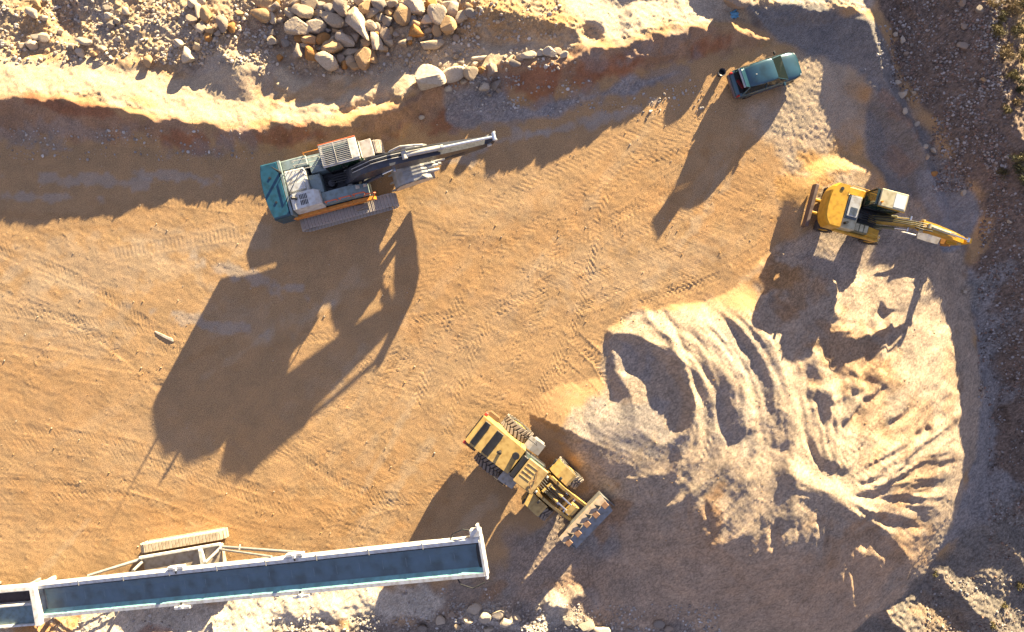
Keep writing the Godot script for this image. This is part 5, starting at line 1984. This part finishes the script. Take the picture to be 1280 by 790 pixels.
	part(f, "chute_plate", st, paint(0.16, 0.24, 0.26, 0.4, 0.2))
	st = surf()
	span(st, -6.0, -0.1, 0.85, 1.42, 1.25, 1.36, 0.03)
	part(f, "chute_lip", st, white)
	for x in [-5.6, -3.0, -0.6]:
		for z in [-0.85, 1.2]:
			st = surf()
			span(st, x - 0.08, x + 0.08, 0.0, 1.0, z - 0.08, z + 0.08, 0.02)
			part(f, "leg", st, greym)


func hose(parent: Node3D, pts: Array, m: Material, xf: Transform3D) -> void:
	var st := surf()
	pipe(st, pts, 0.035)
	part(parent, "hydraulic_hose", st, m, xf)


func crawler_simple(parent: Node3D, zc: float, length: float, height: float, wide: float, shoe_m: Material, frame_m: Material) -> void:
	var st := surf()
	prism(st, stadium(length - 0.1, height - 0.1).map(func(v): return v + Vector2(0, 0.05)), zc - wide * 0.4, zc + wide * 0.4)
	# shoes joined with their belt: deeper levels are not kept apart
	var line := stadium(length - 0.1, height - 0.1, 14)
	var c := Curve2D.new()
	for v in line:
		c.add_point(v + Vector2(0, 0.05))
	c.add_point(line[0] + Vector2(0, 0.05))
	var total := c.get_baked_length()
	var count := int(total / 0.2)
	for i in count:
		var s := total * i / count
		var p := c.sample_baked(s)
		var q := c.sample_baked(fmod(s + 0.02, total))
		var d := (q - p).normalized()
		var ax := Vector3(d.x, d.y, 0)
		var ay := Vector3(d.y, -d.x, 0)
		box(st, Vector3(p.x, p.y, zc) + ay * 0.02, Vector3(0.17, 0.05, wide), 0.008, Basis(ax, ay, ax.cross(ay)))
	part(parent, "crawler_track", st, shoe_m)


# ------------------------------------------------------------------ stones, plants, small things
var rocks: Array[Mesh] = []
var rough_rocks: Array[Mesh] = []
var pebbles: Array[Mesh] = []


func rock_mesh(s: int, detail: int, cuts: int, wob: float, inner := 0.72) -> Mesh:
	# a sphere cut by random planes: blunt facets with broken edges
	var r := RandomNumberGenerator.new()
	r.seed = s
	var n := FastNoiseLite.new()
	n.seed = s
	n.frequency = 1.6
	n.fractal_octaves = 3
	var planes := []
	for i in cuts:
		var v := Vector3(r.randfn(), r.randfn(), r.randfn()).normalized()
		planes.append([v, r.randf_range(inner, 0.84)])
	var st := surf()
	st.set_smooth_group(-1)
	# six faces of a cube, blown up
	var f := func(d: Vector3) -> Vector3:
		d = d.normalized()
		var k := 1.02
		for p in planes:
			var c: float = d.dot(p[0])
			if c > 0.05:
				k = minf(k, p[1] / c)
		return d * k * (1.0 + n.get_noise_3dv(d * 1.4) * wob)
	for axis_i in 3:
		for s0 in [-1.0, 1.0]:
			for i in detail:
				for j in detail:
					var c := []
					for q in [[0, 0], [1, 0], [1, 1], [0, 1]]:
						var u := tan((2.0 * (i + q[0]) / detail - 1.0) * PI / 4)
						var w := tan((2.0 * (j + q[1]) / detail - 1.0) * PI / 4)
						var d := Vector3.ZERO
						d[axis_i] = s0
						d[(axis_i + 1) % 3] = u
						d[(axis_i + 2) % 3] = w
						c.append(f.call(d))
					quad(st, c[0], c[1], c[2], c[3], c[0] + c[2])
	st.generate_normals()
	return st.commit()


func stone_mats() -> Array:
	var out := []
	for c in [[0.44, 0.36, 0.26], [0.52, 0.44, 0.335], [0.36, 0.30, 0.24], [0.46, 0.32, 0.18], [0.40, 0.215, 0.08], [0.28, 0.25, 0.215], [0.50, 0.44, 0.35], [0.34, 0.275, 0.215]]:
		var m := StandardMaterial3D.new()
		m.albedo_color = lin(c[0], c[1], c[2])
		m.albedo_texture = stonetex
		m.uv1_triplanar = true
		m.uv1_scale = Vector3.ONE * 0.6
		m.roughness = 0.92
		m.metallic_specular = 0.25
		out.append(m)
	return out


var stonetex: NoiseTexture2D


func boulder(px: float, py: float, l: float, w: float, turn: float, mat: Material, kind: int, label: String, group: String, sink := 0.3, lift := 0.0) -> void:
	# l, w: size across in pixels of the photograph
	var q := on_ground(px, py)
	var s := (CAM_H - q.y) / FOCAL
	var a := l * s * 0.66
	var b := w * s * 0.66
	var hgt := minf(a, b) * 0.88
	var o := MeshInstance3D.new()
	o.name = numbered("boulder" if l > 12.0 else "stone")
	o.mesh = rocks[kind % rocks.size()]
	o.material_override = mat
	add_child(o)
	var c := at(px, py, q.y + hgt * (1.0 - sink) + lift)
	var spin := Basis(Vector3.UP, deg_to_rad(-turn))
	o.transform = Transform3D(spin * Basis.from_scale(Vector3(a, hgt, b)) * Basis(Vector3(0.3, 0.9, 0.2).normalized(), kind * 1.7), c)
	tag(o, label, "boulder" if l > 12.0 else "stone", group)


func stones() -> void:
	stonetex = noise_tex(15, 0.02, 5, [Color(0.72, 0.68, 0.64), Color(0.95, 0.93, 0.9), Color(1, 1, 1)], [0.0, 0.45, 1.0])
	for k in 9:
		rocks.append(rock_mesh(100 + k, 10, 6 + k % 4, 0.025, 0.45))
	for k in 5:
		pebbles.append(rock_mesh(200 + k, 2, 7, 0.1))
	var m := stone_mats()
	# [px, py, length, width, turn in the picture, tone]
	var heap := [[331, 4, 20, 13, 20, 3], [327, 19, 21, 16, 10, 3], [345, 7, 10, 10, 0, 2], [361, 16, 15, 14, 60, 0], [369, 4, 16, 11, -20, 0], [378, 15, 21, 16, 10, 0], [372, 34, 24, 19, -10, 1], [393, 34, 22, 18, 0, 1], [387, 4, 18, 12, 0, 0], [415, 23, 25, 14, 28, 0], [426, 8, 19, 18, 40, 2], [447, 29, 38, 20, 52, 1], [435, 50, 25, 16, 30, 1], [417, 60, 22, 18, -20, 3], [409, 76, 23, 18, 20, 1], [455, 71, 24, 17, 80, 3], [389, 49, 18, 12, 0, 3], [375, 48, 11, 8, 0, 4], [404, 49, 14, 11, -30, 4], [389, 68, 19, 14, 20, 4], [372, 65, 18, 13, 70, 7], [418, 38, 9, 8, 0, 3], [395, 17, 13, 8, 10, 3], [412, 12, 14, 11, -10, 5], [402, 8, 10, 9, 0, 2], [437, 66, 17, 10, -20, 0], [438, 76, 11, 10, 0, 0], [443, 82, 13, 8, 0, 3], [457, 54, 15, 10, 30, 3], [445, 46, 13, 10, 40, 7], [466, 33, 15, 13, 0, 1], [469, 53, 25, 12, 62, 1], [426, 73, 10, 9, 0, 7], [357, 53, 11, 8, 60, 5], [458, 8, 18, 13, -60, 3], [461, 15, 8, 7, 0, 0], [449, 3, 12, 9, 0, 0], [473, 5, 18, 13, 50, 5], [466, 16, 18, 9, -20, 5], [482, 39, 21, 14, 60, 7], [486, 26, 14, 12, 60, 5], [502, 19, 20, 19, 0, 3], [516, 8, 25, 18, 30, 1], [538, 3, 15, 10, 0, 4], [531, 6, 8, 7, 0, 0], [547, 17, 22, 17, 60, 1], [534, 25, 15, 12, 20, 1], [520, 40, 18, 15, 50, 4], [559, 35, 22, 19, 70, 3], [567, 13, 25, 12, -70, 1], [576, 21, 18, 10, -25, 0], [561, 5, 19, 9, -10, 6], [536, 39, 14, 6, -20, 0], [546, 38, 12, 9, 80, 3], [547, 47, 10, 6, 0, 5], [538, 56, 27, 13, -5, 0], [504, 53, 10, 9, 0, 0], [512, 51, 7, 7, 0, 4], [466, 72, 18, 11, 75, 3], [490, 4, 11, 9, 0, 0], [499, 8, 8, 7, 0, 2], [487, 14, 9, 8, 0, 3], [516, 27, 11, 9, 70, 5], [556, 15, 10, 7, 80, 5], [350, 26, 8, 7, 0, 7], [478, 62, 9, 7, 0, 0], [494, 44, 8, 6, 20, 2], [400, 62, 8, 7, 0, 5], [380, 57, 8, 6, 0, 0], [424, 88, 8, 6, 0, 7], [433, 30, 10, 8, 0, 2], [475, 22, 10, 8, 0, 5], [525, 15, 9, 8, 0, 0], [585, 8, 10, 8, 0, 3], [410, 38, 8, 7, 0, 5]]
	var tones := ["greyish tan", "pale cream", "dull grey-brown", "tan", "rusty orange", "slate grey", "whitish", "brown-grey"]
	var k := 0
	for h in heap:
		var size := "big" if h[2] > 19 else ("mid-sized" if h[2] > 12 else "small")
		size += " long" if h[2] > 1.6 * h[3] else (" round" if h[2] < 1.12 * h[3] else "")
		var spot := "foot of the rock heap" if h[1] > 57 else ("rim of the rock heap" if h[1] < 12 else ("eastern flank of the rock heap" if h[0] > 500 else ("western flank of the rock heap" if h[0] < 385 else "middle of the rock heap")))
		var tone: String = tones[h[5]]
		var label := "%s %s boulder at the %s" % [size, tone, spot] if h[2] > 12 else "%s %s stone wedged at the %s" % [size, tone, spot]
		if h[2] == 38:
			label = "largest boulder of the rock heap, long pale slab lying aslant"
		boulder(h[0], h[1], h[2] * 1.04, h[3] * 1.04, h[4], m[h[5]], k, label, "" if h[2] == 38 else "rock heap behind the berm", 0.35, 0.0)
		k += 1
	# smaller ones wedged between
	for i in 60:
		var h := [rng.randf_range(330, 590), rng.randf_range(0, 82), rng.randf_range(7, 13), 0, rng.randf_range(0, 180), [0, 1, 2, 3, 4, 5, 7][rng.randi() % 7]]
		if h[1] > 92.0 - absf(h[0] - 420.0) * 0.28:
			continue
		h[3] = h[2] * rng.randf_range(0.6, 0.95)
		var shape := "long" if h[2] > 1.45 * h[3] else ("blunt" if h[2] < 1.15 * h[3] else "plain")
		var label := "%s %s filler stone between bigger boulders %s" % [shape, tones[h[5]], "low in the rock heap" if h[1] > 45 else ("in the western rock heap" if h[0] < 440 else "in the eastern rock heap")]
		boulder(h[0], h[1], h[2], h[3], h[4], m[h[5]], k, label, "filler stones of the rock heap", 0.3, 0.0)
		k += 1
	# rocks along the berm's crest
	boulder(532, 101, 39, 30, 10, m[6], 3, "big whitish lump of rock perched on the berm's crest", "", 0.3)
	var odd := func(h: Array) -> String:
		return ("mid-sized " if h[2] > 12 else ("small " if h[2] > 8 else "tiny ")) + ("long " if h[2] > 1.5 * h[3] else ("round " if h[2] < 1.12 * h[3] else "")) + tones[h[5]]
	var crest := [[566, 93, 26, 14, -20, 6], [589, 91, 15, 14, 30, 0], [605, 109, 11, 11, 0, 6], [620, 106, 14, 10, -40, 5], [601, 89, 9, 8, 0, 4], [615, 89, 15, 12, -40, 2], [660, 69, 17, 9, 0, 6], [687, 65, 14, 12, 20, 6], [705, 69, 11, 8, 0, 6], [697, 64, 9, 7, 0, 2], [675, 66, 9, 7, 0, 6], [642, 79, 14, 10, 10, 5], [599, 73, 16, 8, -10, 6], [594, 79, 9, 8, 0, 6], [580, 102, 8, 7, 0, 0], [560, 111, 8, 7, 0, 6], [622, 113, 6, 6, 0, 2], [571, 70, 8, 7, 0, 5], [650, 72, 8, 7, 0, 2], [527, 147, 6, 5, 0, 6], [576, 79, 7, 6, 0, 5], [612, 118, 6, 5, 0, 5], [552, 104, 8, 5, 0, 5]]
	for h in crest:
		boulder(h[0], h[1], h[2], h[3], h[4], m[h[5]], k, "%s %s on the berm's crest" % [odd.call(h), "boulder" if h[2] > 12 else "stone"], "rocks along the berm's crest")
		k += 1
	var west := [[38, 56, 13, 12, 0, 6], [105, 52, 15, 9, 5, 6], [101, 66, 11, 9, 20, 1], [27, 58, 9, 8, 0, 0], [55, 47, 10, 9, 0, 1], [45, 46, 10, 7, 0, 6], [40, 15, 17, 10, 30, 1], [47, 3, 12, 9, 40, 3], [57, 22, 9, 7, 0, 6], [249, 16, 18, 9, 80, 1], [258, 18, 17, 13, 70, 3], [260, 47, 10, 9, 0, 4], [264, 38, 11, 9, 0, 3], [251, 35, 10, 9, 0, 1], [278, 30, 17, 12, 70, 7], [290, 34, 14, 9, 70, 4], [234, 70, 19, 17, 40, 6], [221, 53, 13, 10, 20, 1], [246, 57, 11, 9, 0, 0], [185, 76, 14, 9, 70, 3], [241, 4, 13, 10, 40, 1], [298, 16, 9, 7, 0, 3], [251, 2, 9, 8, 0, 6], [239, 24, 12, 9, 0, 7], [158, 14, 13, 8, 60, 1], [90, 58, 8, 7, 0, 2], [118, 68, 9, 7, 0, 3], [129, 62, 9, 7, 0, 0], [135, 20, 9, 7, 0, 6], [139, 30, 10, 8, 0, 5], [147, 27, 8, 7, 0, 0], [133, 10, 8, 6, 0, 5], [171, 35, 8, 6, 0, 6], [272, 42, 8, 7, 0, 2], [268, 50, 6, 6, 0, 6], [304, 23, 6, 5, 0, 6], [148, 48, 8, 6, 0, 6], [75, 40, 7, 6, 0, 2]]
	for h in west:
		boulder(h[0], h[1], h[2], h[3], h[4], m[h[5]], k, "%s %s on the rubble slope %s" % [odd.call(h), "boulder" if h[2] > 12 else "stone", "beside the rock heap" if h[0] > 200 else ("above the pale bank" if h[1] > 40 else "by the dark gully")], "rocks on the rubble slope")
		k += 1
	boulder(921, 1, 24, 19, 10, m[7], 5, "brown-grey boulder above a scrap of blue plastic", "", 0.35)
	var east := [[1128, 50, 9, 8, 0, 6], [1120, 43, 8, 7, 0, 6], [1203, 57, 13, 11, 0, 2], [1224, 12, 12, 9, 0, 5], [1203, 3, 13, 9, 0, 7], [1128, 118, 12, 11, 0, 6], [1122, 104, 9, 8, 0, 6], [1141, 116, 9, 8, 0, 0], [1131, 139, 9, 8, 0, 6], [1156, 184, 9, 8, 0, 6], [1230, 99, 9, 6, 0, 3], [1205, 33, 8, 7, 0, 7], [1204, 241, 9, 7, 0, 6], [1205, 364, 7, 7, 0, 6], [1262, 277, 6, 6, 0, 6], [1135, 124, 8, 6, 0, 0], [1139, 57, 6, 6, 0, 5], [1133, 67, 7, 6, 0, 7], [1167, 188, 8, 6, 0, 6], [1159, 195, 9, 6, 0, 0], [1146, 155, 8, 6, 0, 6], [1168, 217, 9, 8, 0, 4], [1247, 345, 6, 5, 0, 5], [1213, 232, 6, 5, 0, 5]]
	for h in east:
		boulder(h[0], h[1], h[2] * 0.8, h[3] * 0.72, k * 47.0, m[h[5]], k, "%s %s on the dark stony slope beyond the platform's edge" % [odd.call(h), "boulder" if h[2] > 12 else "stone"], "stones on the dark slope")
		k += 1
	var south := [[549, 777, 12, 11, 0, 6], [733, 784, 16, 13, 0, 5], [752, 789, 17, 13, 0, 6], [712, 778, 12, 9, 20, 5], [592, 762, 16, 13, 0, 6], [606, 772, 13, 11, 30, 6], [622, 768, 12, 9, 0, 6], [631, 778, 14, 10, -20, 6], [584, 776, 11, 8, 0, 1], [612, 785, 12, 10, 0, 6], [566, 768, 8, 6, 0, 2], [528, 784, 10, 8, 0, 5], [571, 783, 8, 7, 0, 0], [648, 774, 10, 6, 40, 1], [824, 780, 11, 8, 0, 5], [836, 786, 9, 7, 0, 2], [786, 788, 10, 7, 0, 5], [535, 776, 6, 5, 0, 2]]
	for h in south:
		boulder(h[0], h[1], h[2], h[3], h[4], m[h[5]], k, "%s %s in the spoil below the conveyor's head" % [odd.call(h), "boulder" if h[2] > 12 else "stone"], "rocks in the spoil")
		k += 1
	# what nobody could count: rubble
	rubble("rubble", "countless small stones scattered over the slope behind the berm", [[0, 0, 340, 80, 1500], [320, 0, 600, 95, 1500], [560, 60, 720, 90, 220], [580, 0, 700, 50, 160], [200, 30, 330, 80, 400]], 0.035, 0.16, [Color(0.44, 0.38, 0.3), Color(0.36, 0.3, 0.24), Color(0.45, 0.33, 0.2), Color(0.5, 0.46, 0.4), Color(0.3, 0.25, 0.2)])
	rubble("gravel", "countless small pale stones strewn over the dark slope", [[1112, 0, 1250, 130, 3000], [1165, 120, 1260, 240, 2200], [1222, 240, 1300, 500, 2400], [1236, 480, 1300, 700, 1000], [1222, 0, 1262, 150, 900], [1150, 720, 1300, 800, 700]], 0.025, 0.11, [Color(0.30, 0.27, 0.24), Color(0.2, 0.17, 0.145), Color(0.13, 0.1, 0.08), Color(0.38, 0.35, 0.32), Color(0.24, 0.16, 0.12), Color(0.16, 0.125, 0.1)])
	rubble("debris", "loose chips of stone and spoil along the yard's lower edge", [[340, 770, 580, 795, 420], [560, 752, 680, 795, 800], [680, 755, 900, 795, 500], [60, 752, 240, 795, 160], [500, 735, 640, 770, 150], [560, 95, 650, 140, 350], [0, 160, 340, 200, 260], [640, 100, 880, 140, 200], [1080, 30, 1110, 90, 60]], 0.025, 0.12, [Color(0.46, 0.42, 0.36), Color(0.36, 0.33, 0.29), Color(0.3, 0.26, 0.22), Color(0.52, 0.49, 0.44)])
	rubble("clods", "crumbs of earth and pebbles lying about the pit floor", [[0, 200, 900, 700, 700], [600, 100, 1080, 360, 260], [0, 150, 560, 215, 260], [640, 100, 900, 150, 180], [690, 380, 1200, 640, 500]], 0.015, 0.055, [Color(0.44, 0.27, 0.12), Color(0.4, 0.31, 0.2), Color(0.36, 0.22, 0.1), Color(0.42, 0.36, 0.28)])


func rubble(called: String, label: String, boxes: Array, lo: float, hi: float, cols: Array) -> void:
	var total := 0
	for b in boxes:
		total += b[4]
	var mm := MultiMesh.new()
	mm.transform_format = MultiMesh.TRANSFORM_3D
	mm.use_colors = true
	var m := StandardMaterial3D.new()
	m.vertex_color_use_as_albedo = true
	m.roughness = 0.95
	m.metallic_specular = 0.25
	var me: Mesh = pebbles[(total + 1) % pebbles.size()].duplicate()
	me.surface_set_material(0, m)
	mm.mesh = me
	mm.instance_count = total
	var i := 0
	for b in boxes:
		for k in b[4]:
			var px := rng.randf_range(b[0], b[2])
			var py := rng.randf_range(b[1], b[3])
			# stones gather in drifts
			for tries in 3:
				var w := at(px, py)
				if warp.get_noise_2d(w.x * 2.6 + 40.0, w.z * 2.6) > rng.randf_range(-0.35, 0.25):
					break
				px = rng.randf_range(b[0], b[2])
				py = rng.randf_range(b[1], b[3])
			var q := on_ground(px, py)
			var s := lo + (hi - lo) * pow(rng.randf(), 3.0)
			var bas := Basis(Vector3(rng.randfn(), rng.randfn(), rng.randfn()).normalized(), rng.randf() * TAU) * Basis.from_scale(Vector3(s, s * rng.randf_range(0.5, 0.9), s * rng.randf_range(0.6, 1.0)))
			mm.set_instance_transform(i, Transform3D(bas, q + Vector3(0, s * 0.25, 0)))
			var c: Color = cols[rng.randi() % cols.size()]
			mm.set_instance_color(i, c * rng.randf_range(0.8, 1.2))
			i += 1
	var o := MultiMeshInstance3D.new()
	o.name = called
	o.multimesh = mm
	add_child(o)
	o.set_meta("kind", "stuff")
	o.set_meta("label", label)
	o.set_meta("category", called)


func plants() -> void:
	var leafm := []
	for c in [[0.10, 0.085, 0.032], [0.14, 0.112, 0.04], [0.06, 0.062, 0.026], [0.20, 0.14, 0.065]]:
		var m := StandardMaterial3D.new()
		m.albedo_color = lin(c[0], c[1], c[2])
		m.roughness = 0.8
		m.backlight_enabled = true
		m.backlight = Color(0.16, 0.15, 0.06)
		leafm.append(m)
	var bark := paint(0.12, 0.085, 0.055, 0.9)
	# [px, py, radius in px, tone]
	var spots := [[1262, 12, 14, 3], [1246, 40, 11, 1], [1272, 36, 12, 0], [1254, 66, 12, 3], [1274, 70, 11, 1], [1262, 92, 10, 1], [1278, 108, 13, 2], [1268, 128, 9, 3], [1250, 24, 9, 0], [1240, 6, 8, 3], [1280, 8, 12, 2], [1272, 208, 13, 2], [1252, 216, 8, 0], [1282, 230, 12, 2], [1276, 196, 9, 0], [1254, 757, 5, 1], [1240, 780, 5, 1], [1275, 731, 7, 1], [1168, 718, 4, 0], [1258, 140, 7, 1]]
	for s in spots:
		var q := on_ground(s[0], s[1])
		var r: float = s[2] * (CAM_H - q.y) / FOCAL
		var words := ["low olive shrub", "yellowish-green shrub", "dark green shrub", "dry straw-coloured shrub"]
		var place := "on the sunlit ridge top" if s[1] < 150 else ("on the shaded dark slope" if s[1] < 300 else "on the broken bank past the gravel pile")
		var size := "bushy" if s[2] > 10 else "small"
		var t := thing("shrub", "%s %s %s" % [size, words[s[3]], place], "shrub", q)
		t.set_meta("group", "shrubs on the eastern slope")
		var st := surf()
		for k in 5:
			var a := TAU * k / 5 + rng.randf()
			rod(st, Vector3(0, -0.05, 0), Vector3(cos(a) * r * 0.5, r * 0.5, sin(a) * r * 0.5), 0.02, 0.006, 5)
		part(t, "stem", st, bark)
		st = surf()
		var clumps := []
		for k in 7:
			clumps.append([Vector3(rng.randfn(), 0, rng.randfn()) * r * 0.36 + Vector3(0, rng.randf_range(0.25, 0.75) * r, 0), r * rng.randf_range(0.25, 0.45)])
		for k in int(clampf(r * r * 2600.0, 130, 900)):
			var c: Array = clumps[rng.randi() % clumps.size()]
			var p: Vector3 = c[0] + Vector3(rng.randfn(), rng.randfn() * 0.8, rng.randfn()) * c[1] * 0.55
			p.y = maxf(p.y, 0.02)
			var d := Vector3(rng.randfn(), rng.randfn() + 0.6, rng.randfn()).normalized()
			var e := d.cross(Vector3(rng.randfn(), rng.randfn(), rng.randfn())).normalized()
			var l := rng.randf_range(0.05, 0.11)
			tri(st, p - e * l * 0.35, p + d * l, p + e * l * 0.35, Vector3.UP)
		part(t, "crown", st, leafm[s[3]])


func small_things() -> void:
	# pail standing behind the car
	var q := on_ground(900, 93)
	var t := thing("pail", "dark open pail standing by itself behind the car", "pail", q)
	var st := surf()
	var rings := []
	for k in [[0.0, 0.17], [0.4, 0.215], [0.43, 0.225], [0.43, 0.2], [0.06, 0.155]]:
		var ring := []
		for i in 24:
			ring.append(Vector3(cos(TAU * i / 24) * k[1], k[0], sin(TAU * i / 24) * k[1]))
		rings.append(ring)
	bridge(st, rings, true)
	part(t, "wall", st, paint(0.035, 0.04, 0.05, 0.4))
	rail(t, "handle", [Vector3(-0.23, 0.38, 0), Vector3(-0.2, 0.36, 0.14), Vector3(0, 0.34, 0.25), Vector3(0.2, 0.36, 0.14), Vector3(0.23, 0.38, 0)], 0.012, paint(0.5, 0.5, 0.5, 0.3, 0.8, false))
	# scrap of blue plastic
	q = on_ground(918, 19)
	st = surf()
	var pts := []
	for i in 7:
		var row := []
		for j in 7:
			row.append(Vector3((i - 3) * 0.09 + rng.randf_range(-0.03, 0.03), 0.04 + rng.randf() * 0.16 * (1.0 - absf(i - 3) / 4.0), (j - 3) * 0.08 + rng.randf_range(-0.03, 0.03)))
		pts.append(row)
	for i in 6:
		for j in 6:
			if (i == 0 and j < 2) or (i == 5 and j > 3) or (i < 2 and j == 5):
				continue
			quad(st, pts[i][j], pts[i + 1][j], pts[i + 1][j + 1], pts[i][j + 1], Vector3.UP)
	st.generate_normals()
	var pm := paint(0.10, 0.30, 0.45, 0.35, 0.0, false)
	st.set_material(pm)
	var o := MeshInstance3D.new()
	o.name = "plastic_scrap"
	o.mesh = st.commit()
	o.position = q
	o.rotation.y = 0.5
	add_child(o)
	tag(o, "crumpled scrap of blue plastic lying under the boulder on the bank", "plastic scrap")
	# splintered board on the pit floor
	q = on_ground(205, 420)
	st = surf()
	loft(st, [[-0.62, 0.0, 0.02, 0.03, 0.02], [-0.4, 0.0, 0.05, 0.06, 0.05, 0.01], [0.2, 0.01, 0.06, 0.075, 0.07], [0.5, 0.0, 0.06, 0.09, 0.08, -0.02], [0.66, 0.0, 0.03, 0.03, 0.02, 0.03]])
	st.generate_normals()
	st.set_material(paint(0.5, 0.45, 0.37, 0.8))
	o = MeshInstance3D.new()
	o.name = "board"
	o.mesh = st.commit()
	o.position = q
	o.rotation.y = deg_to_rad(-27)
	add_child(o)
	tag(o, "pale splintered board lying alone on the ochre pit floor", "board")
